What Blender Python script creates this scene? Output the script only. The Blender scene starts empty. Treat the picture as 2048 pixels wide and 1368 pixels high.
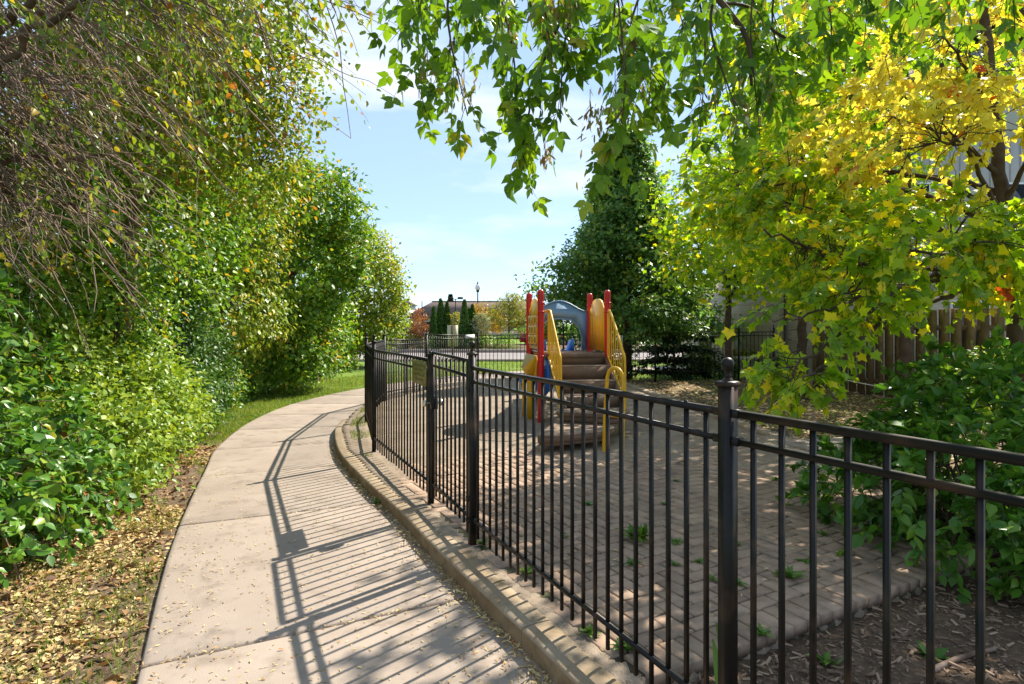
import bpy, math, random
import numpy as np
rng = np.random.default_rng(11); random.seed(11)
sc = bpy.context.scene
R = math.radians

# ------------------------------------------------------------------ camera, sky, sun, exposure
FPX, HOR, CAMZ = 1200.0, 650.0, 1.5            # focal length and horizon row of the 2048 px wide photograph
cam_d = bpy.data.cameras.new('camera'); cam = bpy.data.objects.new('camera', cam_d)
sc.collection.objects.link(cam); sc.camera = cam
cam.location = (0, 0, CAMZ); cam.rotation_euler = (R(90), 0, 0)
cam_d.sensor_width = 36; cam_d.lens = 36 * FPX / 2048; cam_d.shift_y = (HOR - 684) / 2048
cam_d.clip_start = 0.05; cam_d.clip_end = 2000

SUN_EL, SUN_AZ = R(45.2), R(43.5)              # azimuth measured from +Y (view direction) towards +X
sun_dir = np.array([math.sin(SUN_AZ) * math.cos(SUN_EL), math.cos(SUN_AZ) * math.cos(SUN_EL), math.sin(SUN_EL)])
w = bpy.data.worlds.new('World'); sc.world = w; w.use_nodes = True
nt = w.node_tree; nt.nodes.clear()
wo = nt.nodes.new('ShaderNodeOutputWorld'); bg = nt.nodes.new('ShaderNodeBackground')
sky = nt.nodes.new('ShaderNodeTexSky'); sky.sky_type = 'NISHITA'; sky.sun_disc = False
sky.sun_elevation = SUN_EL; sky.sun_rotation = SUN_AZ
sky.air_density = 0.7; sky.dust_density = 0.0; sky.ozone_density = 2.0
tc = nt.nodes.new('ShaderNodeTexCoord')
mp = nt.nodes.new('ShaderNodeMapping'); mp.inputs['Scale'].default_value = (1.2, 1.2, 4.2); mp.inputs['Location'].default_value = (0.25, 0.1, 0.33)
no = nt.nodes.new('ShaderNodeTexNoise'); no.inputs['Scale'].default_value = 1.5; no.inputs['Detail'].default_value = 6; no.inputs['Roughness'].default_value = 0.55
rp = nt.nodes.new('ShaderNodeValToRGB'); rp.color_ramp.elements[0].position = 0.49; rp.color_ramp.elements[1].position = 0.70
rp.color_ramp.elements[0].color = (0, 0, 0, 1); rp.color_ramp.elements[1].color = (0.95, 0.95, 0.95, 1)
veil = nt.nodes.new('ShaderNodeMixRGB'); veil.inputs[0].default_value = 0.68; veil.inputs[2].default_value = (1.85, 2.5, 3.5, 1)      # thin high haze
mx = nt.nodes.new('ShaderNodeMixRGB'); mx.inputs[2].default_value = (3.9, 4.0, 4.1, 1)
nt.links.new(tc.outputs['Generated'], mp.inputs[0]); nt.links.new(mp.outputs[0], no.inputs['Vector'])
nt.links.new(no.outputs[0], rp.inputs[0]); nt.links.new(rp.outputs[0], mx.inputs[0])
nt.links.new(sky.outputs[0], veil.inputs[1]); nt.links.new(veil.outputs[0], mx.inputs[1]); nt.links.new(mx.outputs[0], bg.inputs[0])
bg.inputs[1].default_value = 0.094
nt.links.new(bg.outputs[0], wo.inputs[0])
sd = bpy.data.lights.new('sun', 'SUN'); so = bpy.data.objects.new('sun', sd); sc.collection.objects.link(so)
sd.energy = 3.15; sd.angle = R(0.53); sd.color = (1.0, 0.93, 0.82)
so.rotation_euler = (R(90) - SUN_EL, 0, math.pi - SUN_AZ)
sc.view_settings.view_transform = 'Standard'; sc.view_settings.look = 'None'
sc.view_settings.gamma = 1; sc.view_settings.use_curve_mapping = False
sc.view_settings.exposure = 1.76
sc.cycles.max_bounces = 6; sc.cycles.diffuse_bounces = 4; sc.cycles.glossy_bounces = 2; sc.cycles.transmission_bounces = 4; sc.cycles.caustics_reflective = False; sc.cycles.caustics_refractive = False

# ------------------------------------------------------------------ helpers
C = sc.collection
def P(u, v, d): return np.array([(u - 1024) / FPX * d, d, CAMZ - (v - HOR) / FPX * d])
def unit(a): a = np.asarray(a, float); return a / (np.linalg.norm(a, axis=-1, keepdims=True) + 1e-9)
def thing(name, label, cat, loc=(0, 0, 0), group=None):
    o = bpy.data.objects.new(name, None); C.objects.link(o); o.location = loc
    o.empty_display_size = 0.1
    o['label'] = label; o['category'] = cat
    if group: o['group'] = group
    return o
def tag(o, label, cat, group=None):
    o['label'] = label; o['category'] = cat
    if group: o['group'] = group
    return o
def wloc(o):
    p = np.zeros(3)
    while o is not None:
        p = p + np.array(o.location); o = o.parent
    return p
BOXF = [[0, 3, 2, 1], [4, 5, 6, 7], [0, 1, 5, 4], [1, 2, 6, 5], [2, 3, 7, 6], [3, 0, 4, 7]]
class MB:
    def __init__(s): s.V = []; s.L = []; s.T = []; s.A = []; s.n = 0
    def add(s, V, F, a=None):
        V = np.asarray(V, float).reshape(-1, 3); s.V.append(V)
        if isinstance(F, np.ndarray):
            s.L.append((F + s.n).ravel()); s.T.append(np.full(len(F), F.shape[1]))
        else:
            s.L.append(np.concatenate([np.asarray(f) for f in F]) + s.n); s.T.append(np.array([len(f) for f in F]))
        s.A.append(np.zeros(len(V)) if a is None else np.broadcast_to(np.asarray(a, float), (len(V),)))
        s.n += len(V); return s
    def box(s, c, h, ax=(1, 0), tilt=0.0):
        ax = unit(np.array([ax[0], ax[1], 0.0])); ay = np.array([-ax[1], ax[0], 0]); az = np.array([0, 0, 1.0])
        if tilt: ax, az = ax * math.cos(tilt) + az * math.sin(tilt), az * math.cos(tilt) - ax * math.sin(tilt)
        q = [(-1, -1, -1), (1, -1, -1), (1, 1, -1), (-1, 1, -1), (-1, -1, 1), (1, -1, 1), (1, 1, 1), (-1, 1, 1)]
        return s.add([np.asarray(c) + ax * h[0] * i + ay * h[1] * j + az * h[2] * k for i, j, k in q], np.array(BOXF))
    def bbox(s, c, h, ax=(1, 0), b=0.01):            # box with a chamfer round its top
        ax = unit(np.array([ax[0], ax[1], 0.0])); ay = np.array([-ax[1], ax[0], 0])
        V = []
        for z, k in ((-h[2], 0), (h[2] - b, 0), (h[2], b)):
            for i, j in ((-1, -1), (1, -1), (1, 1), (-1, 1)):
                V.append(np.asarray(c) + ax * i * (h[0] - k) + ay * j * (h[1] - k) + np.array([0, 0, z]))
        F = [[8, 9, 10, 11], [3, 2, 1, 0]]
        for r in (0, 4):
            for k in range(4): F.append([r + k, r + (k + 1) % 4, r + 4 + (k + 1) % 4, r + 4 + k])
        return s.add(V, F)
    def tube(s, pts, rad, n=8, cap=True):
        pts = np.asarray(pts, float); m = len(pts); rad = np.broadcast_to(rad, (m,))
        t = unit(np.gradient(pts, axis=0)); ref = np.array([0, 0, 1.0]) if abs(t[:, 2]).max() < 0.95 else np.array([0.31, 0.95, 0.05])
        a = unit(np.cross(t, ref)); b = np.cross(t, a)
        th = np.arange(n) / n * 2 * np.pi
        V = pts[:, None] + rad[:, None, None] * (a[:, None] * np.cos(th)[None, :, None] + b[:, None] * np.sin(th)[None, :, None])
        i = np.arange(m - 1)[:, None] * n; k = np.arange(n)[None]; k2 = (k + 1) % n
        F = np.stack([i + k, i + k2, i + n + k2, i + n + k], -1).reshape(-1, 4)
        s.add(V, F)
        if cap:
            s.add(V[0], [list(range(n))]); s.add(V[-1], [list(range(n))[::-1]])
        return s
    def lathe(s, prof, c=(0, 0, 0), n=16):
        th = np.arange(n) / n * 2 * np.pi; V = []
        for r, z in prof:
            V.append(np.stack([c[0] + r * np.cos(th), c[1] + r * np.sin(th), np.full(n, c[2] + z)], -1))
        V = np.concatenate(V); m = len(prof)
        i = np.arange(m - 1)[:, None] * n; k = np.arange(n)[None]; k2 = (k + 1) % n
        s.add(V, np.stack([i + k, i + k2, i + n + k2, i + n + k], -1).reshape(-1, 4))
        s.add(V[:n], [list(range(n))[::-1]]); s.add(V[-n:], [list(range(n))]); return s
    def prism(s, poly, o, ax, ay, th):               # 2-D outline (list of (a,b)) in plane (ax,ay), extruded by vector th
        poly = np.asarray(poly, float); o = np.asarray(o, float); ax = np.asarray(ax, float); ay = np.asarray(ay, float); th = np.asarray(th, float)
        A = o + poly[:, :1] * ax + poly[:, 1:] * ay; n = len(A)
        F = [list(range(n))[::-1], list(range(n, 2 * n))] + [[k, (k + 1) % n, n + (k + 1) % n, n + k] for k in range(n)]
        return s.add(np.concatenate([A, A + th]), F)
    def mesh(s, name, off=(0, 0, 0), smooth=False, attr=False):
        V = np.concatenate(s.V) - np.asarray(off); L = np.concatenate(s.L).astype(np.int32); T = np.concatenate(s.T).astype(np.int32)
        me = bpy.data.meshes.new(name); me.vertices.add(len(V)); me.vertices.foreach_set('co', V.astype(np.float32).ravel())
        me.loops.add(len(L)); me.loops.foreach_set('vertex_index', L)
        me.polygons.add(len(T)); st = np.zeros(len(T), np.int32); st[1:] = np.cumsum(T)[:-1]
        me.polygons.foreach_set('loop_start', st)
        if smooth: me.polygons.foreach_set('use_smooth', np.ones(len(T), bool))
        if attr:
            a = me.attributes.new('rnd', 'FLOAT', 'POINT'); a.data.foreach_set('value', np.concatenate(s.A).astype(np.float32))
        me.update(calc_edges=True); return me
    def build(s, name, mat, parent=None, smooth=False, attr=False, kind=None):
        me = s.mesh(name, wloc(parent) if parent else (0, 0, 0), smooth, attr)
        o = bpy.data.objects.new(name, me); C.objects.link(o)
        if parent: o.parent = parent
        if mat: me.materials.append(mat)
        if kind: o['kind'] = kind
        return o
def inst(name, me, parent, loc, rz=0.0, rot=None, scale=None):   # a piece that shares mesh data with its like
    o = bpy.data.objects.new(name, me); C.objects.link(o); o.parent = parent; o.location = loc
    o.rotation_euler = rot if rot is not None else (0, 0, rz)
    if scale: o.scale = scale
    return o
def spline(ctrl, n):
    ctrl = np.asarray(ctrl, float); m = len(ctrl)
    c = np.concatenate([[2 * ctrl[0] - ctrl[1]], ctrl, [2 * ctrl[-1] - ctrl[-2]]]); t = np.linspace(0, m - 1 - 1e-6, n); i = t.astype(int); f = (t - i)[:, None]
    p0, p1, p2, p3 = c[i], c[i + 1], c[i + 2], c[i + 3]
    return 0.5 * (2 * p1 + (p2 - p0) * f + (2 * p0 - 5 * p1 + 4 * p2 - p3) * f ** 2 + (3 * p1 - p0 - 3 * p2 + p3) * f ** 3)
def resample(c, step):
    d = np.concatenate([[0], np.cumsum(np.linalg.norm(np.diff(c, axis=0), axis=1))]); n = max(2, int(d[-1] / step) + 1)
    s = np.linspace(0, d[-1], n); return np.stack([np.interp(s, d, c[:, k]) for k in range(c.shape[1])], -1)
_perm = np.random.default_rng(3).random((64, 64, 64))
def vnoise(p, f):                                    # smooth value noise, p (...,3)
    q = np.asarray(p) * f; i = np.floor(q).astype(int); t = q - i; t = t * t * (3 - 2 * t); r = 0
    for a in (0, 1):
        for b in (0, 1):
            for c in (0, 1):
                wgt = (t[..., 0] if a else 1 - t[..., 0]) * (t[..., 1] if b else 1 - t[..., 1]) * (t[..., 2] if c else 1 - t[..., 2])
                r = r + wgt * _perm[(i[..., 0] + a) % 64, (i[..., 1] + b) % 64, (i[..., 2] + c) % 64]
    return r

# ------------------------------------------------------------------ materials
def lin(r, g, b): return tuple(((x / 255) / 12.92 if x / 255 <= 0.04045 else ((x / 255 + 0.055) / 1.055) ** 2.4) for x in (r, g, b)) + (1,)
def newmat(name):
    m = bpy.data.materials.new(name); m.use_nodes = True
    return m, m.node_tree, m.node_tree.nodes['Principled BSDF']
def N(t, k, **kw):
    n = t.nodes.new(k)
    for a, b in kw.items(): setattr(n, a, b)
    return n
def noise(t, coord, scale, detail=5, rough=0.6):
    n = N(t, 'ShaderNodeTexNoise'); n.inputs['Scale'].default_value = scale; n.inputs['Detail'].default_value = detail; n.inputs['Roughness'].default_value = rough
    t.links.new(coord, n.inputs['Vector']); return n.outputs[0]
def ramp(t, fac, stops):
    r = N(t, 'ShaderNodeValToRGB'); e = r.color_ramp.elements
    while len(e) < len(stops): e.new(0.5)
    for k, (p, c) in enumerate(stops): e[k].position = p; e[k].color = c if len(c) == 4 else tuple(c) + (1,)
    t.links.new(fac, r.inputs[0]); return r.outputs[0]
def mixc(t, f, a, b, mode='MIX'):
    m = N(t, 'ShaderNodeMixRGB', blend_type=mode)
    for k, x in ((0, f), (1, a), (2, b)):
        if hasattr(x, 'is_output'): t.links.new(x, m.inputs[k])
        else: m.inputs[k].default_value = x if k == 0 else (x if len(x) == 4 else tuple(x) + (1,))
    return m.outputs[0]
def bump(t, bs, h, s, d=0.02):
    b = N(t, 'ShaderNodeBump'); b.inputs['Strength'].default_value = s; b.inputs['Distance'].default_value = d
    t.links.new(h, b.inputs['Height']); t.links.new(b.outputs[0], bs.inputs['Normal'])
def mat(name, c1, c2, scale=6, rough=0.8, bs=0.3, bscale=60, spec=0.3, metal=0, c3=None, s3=40, f3=(0.6, 0.7), world=True, bd=0.01, objvar=0.0):
    m, t, b = newmat(name)
    if world: co = N(t, 'ShaderNodeNewGeometry').outputs['Position']
    else: co = N(t, 'ShaderNodeTexCoord').outputs['Object']
    col = ramp(t, noise(t, co, scale), [(0.3, c1), (0.7, c2)])
    if c3: col = mixc(t, ramp(t, noise(t, co, s3, 3), [(f3[0], (0, 0, 0)), (f3[1], (1, 1, 1))]), col, c3)
    if objvar:
        at = N(t, 'ShaderNodeAttribute', attribute_name='rnd'); oi = N(t, 'ShaderNodeObjectInfo')
        ad = N(t, 'ShaderNodeMath', operation='ADD'); t.links.new(at.outputs['Fac'], ad.inputs[0]); t.links.new(oi.outputs['Random'], ad.inputs[1])
        fr = N(t, 'ShaderNodeMath', operation='FRACT'); t.links.new(ad.outputs[0], fr.inputs[0])
        g = ramp(t, fr.outputs[0], [(0, (1 - objvar, 1 - objvar, 1 - objvar)), (1, (1 + objvar, 1 + objvar * 0.9, 1 + objvar * 0.8))])
        col = mixc(t, 1.0, col, g, 'MULTIPLY')
    t.links.new(col, b.inputs['Base Color']); b.inputs['Roughness'].default_value = rough; b.inputs['Metallic'].default_value = metal
    b.inputs['Specular IOR Level'].default_value = spec
    if bs: bump(t, b, noise(t, co, bscale, 6, 0.65), bs, bd)
    return m
def leafmat(name, stops, trans=0.45, rough=0.42, patch=0.35, tcol=(1.25, 1.15, 0.5)):
    m, t, b = newmat(name)
    at = N(t, 'ShaderNodeAttribute', attribute_name='rnd'); oi = N(t, 'ShaderNodeObjectInfo')
    ad = N(t, 'ShaderNodeMath', operation='ADD'); t.links.new(at.outputs['Fac'], ad.inputs[0]); t.links.new(oi.outputs['Random'], ad.inputs[1])
    fr = N(t, 'ShaderNodeMath', operation='FRACT'); t.links.new(ad.outputs[0], fr.inputs[0])
    geo = N(t, 'ShaderNodeNewGeometry')
    nz = noise(t, geo.outputs['Position'], 1.3, 3)
    s1 = N(t, 'ShaderNodeMath', operation='MULTIPLY_ADD'); t.links.new(nz, s1.inputs[0]); s1.inputs[1].default_value = patch * 2; s1.inputs[2].default_value = -patch
    s2 = N(t, 'ShaderNodeMath', operation='ADD', use_clamp=True); t.links.new(fr.outputs[0], s2.inputs[0]); t.links.new(s1.outputs[0], s2.inputs[1])
    col = ramp(t, s2.outputs[0], stops)
    t.links.new(col, b.inputs['Base Color']); b.inputs['Roughness'].default_value = rough; b.inputs['Specular IOR Level'].default_value = 0.4
    tr = N(t, 'ShaderNodeBsdfTranslucent'); t.links.new(mixc(t, 1.0, col, tcol, 'MULTIPLY'), tr.inputs['Color'])
    ms = N(t, 'ShaderNodeMixShader'); ms.inputs[0].default_value = trans
    t.links.new(b.outputs[0], ms.inputs[1]); t.links.new(tr.outputs[0], ms.inputs[2])
    t.links.new(ms.outputs[0], t.nodes['Material Output'].inputs['Surface']); return m
G = {}
M_conc = mat('concrete_path', (0.275, 0.222, 0.178), (0.355, 0.293, 0.238), 1.3, 0.9, 0.4, 150, 0.2, c3=(0.20, 0.16, 0.125), s3=5.5, f3=(0.52, 0.8), bd=0.004, objvar=0.07)
M_kface = mat('stained_shaded_kerb_face', (0.20, 0.125, 0.06), (0.29, 0.20, 0.11), 3.0, 0.95, 0.6, 120, 0.2, c3=(0.13, 0.085, 0.045), s3=8, f3=(0.5, 0.75), bd=0.006)  # brown stain, darkened further so the colour carries the outer face's shade
M_curb = mat('concrete_kerb', (0.26, 0.185, 0.11), (0.37, 0.295, 0.205), 3.0, 0.92, 0.5, 160, 0.2, c3=(0.22, 0.16, 0.08), s3=9, f3=(0.52, 0.75), bd=0.006)
M_paver = mat('paver', (0.28, 0.19, 0.13), (0.40, 0.285, 0.20), 4, 0.9, 0.45, 240, 0.2, c3=(0.19, 0.15, 0.11), s3=7, f3=(0.5, 0.75), bd=0.004, objvar=0.16)
M_sand = mat('sand', (0.22, 0.17, 0.12), (0.34, 0.27, 0.20), 2.2, 0.97, 0.8, 90, 0.1, c3=(0.17, 0.13, 0.09), s3=26, f3=(0.56, 0.7), bd=0.012)
M_soil = mat('soil', (0.10, 0.068, 0.042), (0.20, 0.145, 0.095), 2.6, 0.98, 0.9, 70, 0.1, c3=(0.33, 0.25, 0.15), s3=34, f3=(0.55, 0.66), bd=0.02)
M_joint = mat('paving_joint', (0.05, 0.042, 0.028), (0.11, 0.095, 0.06), 5, 0.98, 0.6, 90, 0.1, c3=(0.06, 0.085, 0.02), s3=5, f3=(0.55, 0.7), bd=0.01)
M_mulch = mat('mulch', (0.075, 0.05, 0.032), (0.17, 0.115, 0.075), 5, 0.98, 0.9, 60, 0.1, c3=(0.24, 0.16, 0.11), s3=45, f3=(0.55, 0.66), bd=0.02)
M_lawn = mat('lawn', (0.10, 0.17, 0.025), (0.19, 0.28, 0.05), 1.5, 0.95, 0.8, 120, 0.1, c3=(0.26, 0.30, 0.08), s3=14, f3=(0.55, 0.75), bd=0.03)
M_road = mat('asphalt', (0.20, 0.175, 0.165), (0.26, 0.23, 0.215), 0.6, 0.9, 0.2, 60, 0.2)
M_iron = mat('black_iron', (0.006, 0.006, 0.0055), (0.014, 0.012, 0.010), 7, 0.42, 0.12, 90, 0.22, c3=(0.07, 0.040, 0.024), s3=4.5, f3=(0.52, 0.74), bd=0.002)
M_red = mat('red_plastic_coat', (0.50, 0.008, 0.012), (0.56, 0.012, 0.015), 3, 0.32, 0.05, 60, 0.5, c3=(0.36, 0.02, 0.015), s3=14, f3=(0.62, 0.8), bd=0.002)
M_yel = mat('yellow_coat', (0.72, 0.38, 0.010), (0.80, 0.45, 0.02), 3, 0.38, 0.06, 60, 0.45, c3=(0.60, 0.30, 0.02), s3=12, f3=(0.6, 0.8), bd=0.002)
M_brown = mat('brown_tread', (0.15, 0.092, 0.056), (0.21, 0.135, 0.086), 4, 0.75, 0.15, 130, 0.3, c3=(0.27, 0.19, 0.13), s3=11, f3=(0.6, 0.8), bd=0.003)
M_tread = mat('dusty_lit_tread', (0.22, 0.15, 0.10), (0.32, 0.235, 0.165), 6, 0.85, 0.15, 130, 0.2, c3=(0.13, 0.08, 0.05), s3=9, f3=(0.55, 0.75), bd=0.003)  # sand dust, with the light on upward faces put into the paler colour
M_blue = mat('blue_grey_plastic', (0.13, 0.26, 0.42), (0.16, 0.30, 0.47), 3, 0.45, 0.05, 60, 0.4, bd=0.002)
M_slide = mat('bright_blue_plastic', (0.02, 0.14, 0.50), (0.03, 0.18, 0.58), 3, 0.4, 0, 60, 0.4)
M_beige = mat('beige_panel', (0.48, 0.40, 0.22), (0.55, 0.47, 0.28), 4, 0.6, 0.1, 60)
M_mark = mat('dark_mark', (0.12, 0.035, 0.015), (0.15, 0.05, 0.02), 4, 0.6, 0, 60)
M_bark = mat('bark', (0.085, 0.058, 0.040), (0.20, 0.145, 0.105), 9, 0.95, 0.9, 50, 0.1, bd=0.02)
M_twig = mat('twig_bark', (0.10, 0.062, 0.042), (0.33, 0.24, 0.18), 5, 0.8, 0.2, 90, 0.2)
M_twigd = mat('dark_twig', (0.055, 0.035, 0.025), (0.11, 0.075, 0.05), 9, 0.85, 0.3, 70, 0.2)
M_steel = mat('brushed_steel', (0.45, 0.40, 0.32), (0.62, 0.56, 0.46), 20, 0.3, 0, 60, 0.5, metal=0.9)
M_wood = mat('fence_board', (0.15, 0.10, 0.055), (0.25, 0.17, 0.095), 5, 0.85, 0.5, 60, 0.2, bd=0.006, objvar=0.15)
M_rope = mat('white_cord', (0.7, 0.68, 0.62), (0.78, 0.76, 0.7), 5, 0.6, 0)
M_olive = mat('olive_sign', (0.16, 0.145, 0.035), (0.27, 0.24, 0.07), 22, 0.5, 0.1, 60, 0.4, c3=(0.09, 0.08, 0.02), s3=45, f3=(0.5, 0.62))
M_white = mat('white_paint', (0.72, 0.71, 0.68), (0.80, 0.79, 0.76), 3, 0.6, 0.05)
M_signb = mat('sign_back', (0.42, 0.38, 0.27), (0.50, 0.46, 0.34), 3, 0.6, 0.05)
M_siding = mat('siding', (0.36, 0.34, 0.32), (0.42, 0.40, 0.375), 1.2, 0.8, 0.1, 40)
M_roof = mat('shingle_roof', (0.125, 0.085, 0.07), (0.185, 0.135, 0.115), 6, 0.9, 0.6, 20, 0.2, bd=0.03)
M_roofd = mat('dark_shingle_roof', (0.055, 0.045, 0.042), (0.10, 0.085, 0.08), 6, 0.9, 0.6, 20, 0.2, bd=0.03)
M_tan = mat('tan_stucco', (0.47, 0.37, 0.27), (0.55, 0.44, 0.33), 1, 0.85, 0.1)
M_stone = mat('planter_stone', (0.34, 0.29, 0.23), (0.46, 0.40, 0.33), 6, 0.9, 0.5, 50)
M_glass = mat('window_glass', (0.02, 0.025, 0.03), (0.03, 0.035, 0.04), 1, 0.08, 0, 60, 0.6)
M_globe = mat('lamp_globe', (0.70, 0.72, 0.72), (0.8, 0.8, 0.8), 2, 0.3, 0)
M_carp = mat('red_car_paint', (0.35, 0.012, 0.02), (0.38, 0.015, 0.02), 2, 0.25, 0, 60, 0.6)
M_cars = mat('silver_car_paint', (0.45, 0.46, 0.48), (0.5, 0.51, 0.53), 2, 0.25, 0, 60, 0.6)
M_tyre = mat('tyre_rubber', (0.02, 0.02, 0.02), (0.03, 0.03, 0.03), 8, 0.85, 0)
def brickmat():
    m, t, b = newmat('brick_wall'); co = N(t, 'ShaderNodeTexCoord').outputs['Object']
    mp_ = N(t, 'ShaderNodeMapping'); mp_.inputs['Rotation'].default_value = (R(90), 0, 0); t.links.new(co, mp_.inputs[0])
    br = N(t, 'ShaderNodeTexBrick'); br.inputs['Scale'].default_value = 1; br.inputs['Brick Width'].default_value = 0.21; br.inputs['Row Height'].default_value = 0.075
    br.inputs['Mortar Size'].default_value = 0.008; br.inputs['Color1'].default_value = (0.36, 0.29, 0.21, 1); br.inputs['Color2'].default_value = (0.46, 0.38, 0.29, 1); br.inputs['Mortar'].default_value = (0.3, 0.28, 0.25, 1)
    t.links.new(mp_.outputs[0], br.inputs[0]); t.links.new(br.outputs[0], b.inputs['Base Color']); b.inputs['Roughness'].default_value = 0.9
    bump(t, b, br.outputs[1], -0.6, 0.01); return m
M_brick = brickmat()
g = lambda a, b, c: (a, b, c)
L_hedge = leafmat('leaf_hedge_green', [(0, g(0.068, 0.163, 0.013)), (0.35, g(0.127, 0.275, 0.024)), (0.75, g(0.233, 0.396, 0.034)), (0.95, g(0.389, 0.481, 0.045)), (1, g(0.582, 0.378, 0.034))], 0.36)
L_bright = leafmat('leaf_bright_shrub', [(0, g(0.110, 0.212, 0.019)), (0.5, g(0.219, 0.345, 0.038)), (1, g(0.375, 0.451, 0.056))], 0.38)
L_dark = leafmat('leaf_dark_shrub', [(0, g(0.026, 0.083, 0.014)), (0.6, g(0.060, 0.150, 0.022)), (1, g(0.120, 0.226, 0.034))], 0.3)
L_oval = leafmat('leaf_large_oval', [(0, g(.05, .14, .02)), (.5, g(.095, .235, .03)), (.92, g(.18, .34, .045)), (.985, g(.32, .40, .05)), (1, g(.40, .15, .03))], .36, .34, patch=.2)
L_autumn = leafmat('leaf_turning_olive', [(0, g(.10, .20, .018)), (.5, g(.20, .31, .03)), (.85, g(.36, .37, .035)), (.97, g(.46, .30, .03)), (1, g(.36, .14, .025))], .45, patch=.25)
L_vine = leafmat('leaf_pale_vine', [(0, g(0.120, 0.216, 0.018)), (0.5, g(0.255, 0.356, 0.032)), (0.9, g(0.450, 0.471, 0.054)), (1, g(0.600, 0.382, 0.036))], 0.38)
L_maple = leafmat('leaf_maple_green', [(0, g(0.143, 0.280, 0.014)), (0.5, g(0.262, 0.441, 0.022)), (0.85, g(0.498, 0.601, 0.026)), (1, g(0.890, 0.721, 0.031))], 0.6, tcol=(1.6, 1.4, 0.45))
L_mapley = leafmat('leaf_maple_yellow', [(0, g(.40, .44, .04)), (.2, g(.66, .58, .05)), (.95, g(.80, .66, .07)), (.99, g(.70, .40, .04)), (1, g(.55, .08, .015))], .64, patch=.16, tcol=(1.24, 1.22, .95))
L_elder = leafmat('leaf_box_elder', [(0, g(.07, .16, .012)), (.55, g(.13, .27, .018)), (.93, g(.22, .35, .022)), (1, g(.42, .38, .03))], .52, patch=.25, tcol=(1.5, 1.35, .4))
L_key = leafmat('maple_seed_key', [(0, g(0.22, 0.22, 0.06)), (0.6, g(0.32, 0.27, 0.09)), (1, g(0.30, 0.17, 0.07))], 0.4)
L_linden = leafmat('leaf_linden', [(0, g(.07, .16, .045)), (.5, g(.115, .235, .06)), (.9, g(.20, .32, .06)), (1, g(.38, .38, .05))], .56, tcol=(1.3, 1.25, .75))
L_thuja = leafmat('thuja_spray', [(0, g(0.025, 0.085, 0.012)), (1, g(0.07, 0.16, 0.02))], 0.25)
L_spruce = leafmat('spruce_needle', [(0, g(0.012, 0.035, 0.015)), (1, g(0.03, 0.075, 0.03))], 0.15)
L_red = leafmat('leaf_red_shrub', [(0, g(0.30, 0.09, 0.03)), (0.7, g(0.42, 0.14, 0.05)), (1, g(0.28, 0.25, 0.05))], 0.4)
L_yelg = leafmat('leaf_yellow_green', [(0, g(0.15, 0.21, 0.03)), (0.6, g(0.27, 0.30, 0.04)), (1, g(0.45, 0.36, 0.04))], 0.45)
L_orange = leafmat('leaf_gold', [(0, g(0.32, 0.26, 0.03)), (0.7, g(0.50, 0.32, 0.03)), (1, g(0.48, 0.18, 0.03))], 0.45)
L_silver = leafmat('leaf_silver', [(0, g(0.16, 0.21, 0.10)), (1, g(0.28, 0.31, 0.17))], 0.35)
L_litter = leafmat('fallen_leaf', [(0, g(.16, .09, .045)), (.25, g(.34, .22, .09)), (.55, g(.54, .40, .17)), (.9, g(.62, .50, .24)), (1, g(.45, .18, .06))], .15, .75, .25)
L_chip = leafmat('mulch_chip', [(0, g(0.09, 0.055, 0.035)), (0.5, g(0.22, 0.14, 0.09)), (1, g(0.38, 0.26, 0.17))], 0.05, 0.8, 0.1)
L_grass = leafmat('grass_blade', [(0, g(0.10, 0.18, 0.025)), (0.6, g(0.20, 0.30, 0.045)), (1, g(0.36, 0.36, 0.10))], 0.45, 0.5)
L_weed = leafmat('weed_leaf', [(0, g(0.07, 0.17, 0.02)), (1, g(0.16, 0.28, 0.035))], 0.4)

# ------------------------------------------------------------------ foliage machinery
def tmpl(verts, faces): return np.array(verts, float), np.array(faces)
T_FAR = tmpl([(0, 0, 0), (-.33, .45, .1), (0, 1, -.08), (.33, .45, .1)], [(0, 1, 2), (0, 2, 3)])
T_OVAL = tmpl([(0, 0, 0), (-.25, .2, .07), (-.30, .55, .07), (0, 1, -.12), (.30, .55, .07), (.25, .2, .07), (0, .5, -.02)],
              [(0, 6, 1), (1, 6, 2), (2, 6, 3), (3, 6, 4), (4, 6, 5), (5, 6, 0)])
_o = [(0, .06), (.36, -.08), (.34, .17), (.56, .44), (.25, .56), (0, 1.0), (-.25, .56), (-.56, .44), (-.34, .17), (-.36, -.08)]
T_MAPLE = tmpl([(x, y, -.22 * (x * x + (y - .3) ** 2)) for x, y in _o] + [(0, .3, 0.03)], [(10, (k + 1) % 10, k) for k in range(10)])
_h = [(.07, .03), (.20, -.05), (.40, -.10), (.31, .05), (.36, .13), (.27, .19), (.40, .25), (.58, .43), (.42, .43), (.42, .54), (.24, .52), (.27, .64), (.13, .70), (.10, .82), (0, 1.0)]
_o2 = [(0, .02)] + _h + [(-x, y) for x, y in _h[:-1][::-1]]
T_MAPLE_HI = tmpl([(x, y, -.25 * (x * x + (y - .3) ** 2) + (0.03 if k % 3 else -0.01)) for k, (x, y) in enumerate(_o2)] + [(0, .3, 0.02)],
                  [(len(_o2), (k + 1) % len(_o2), k) for k in range(len(_o2))])
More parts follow.
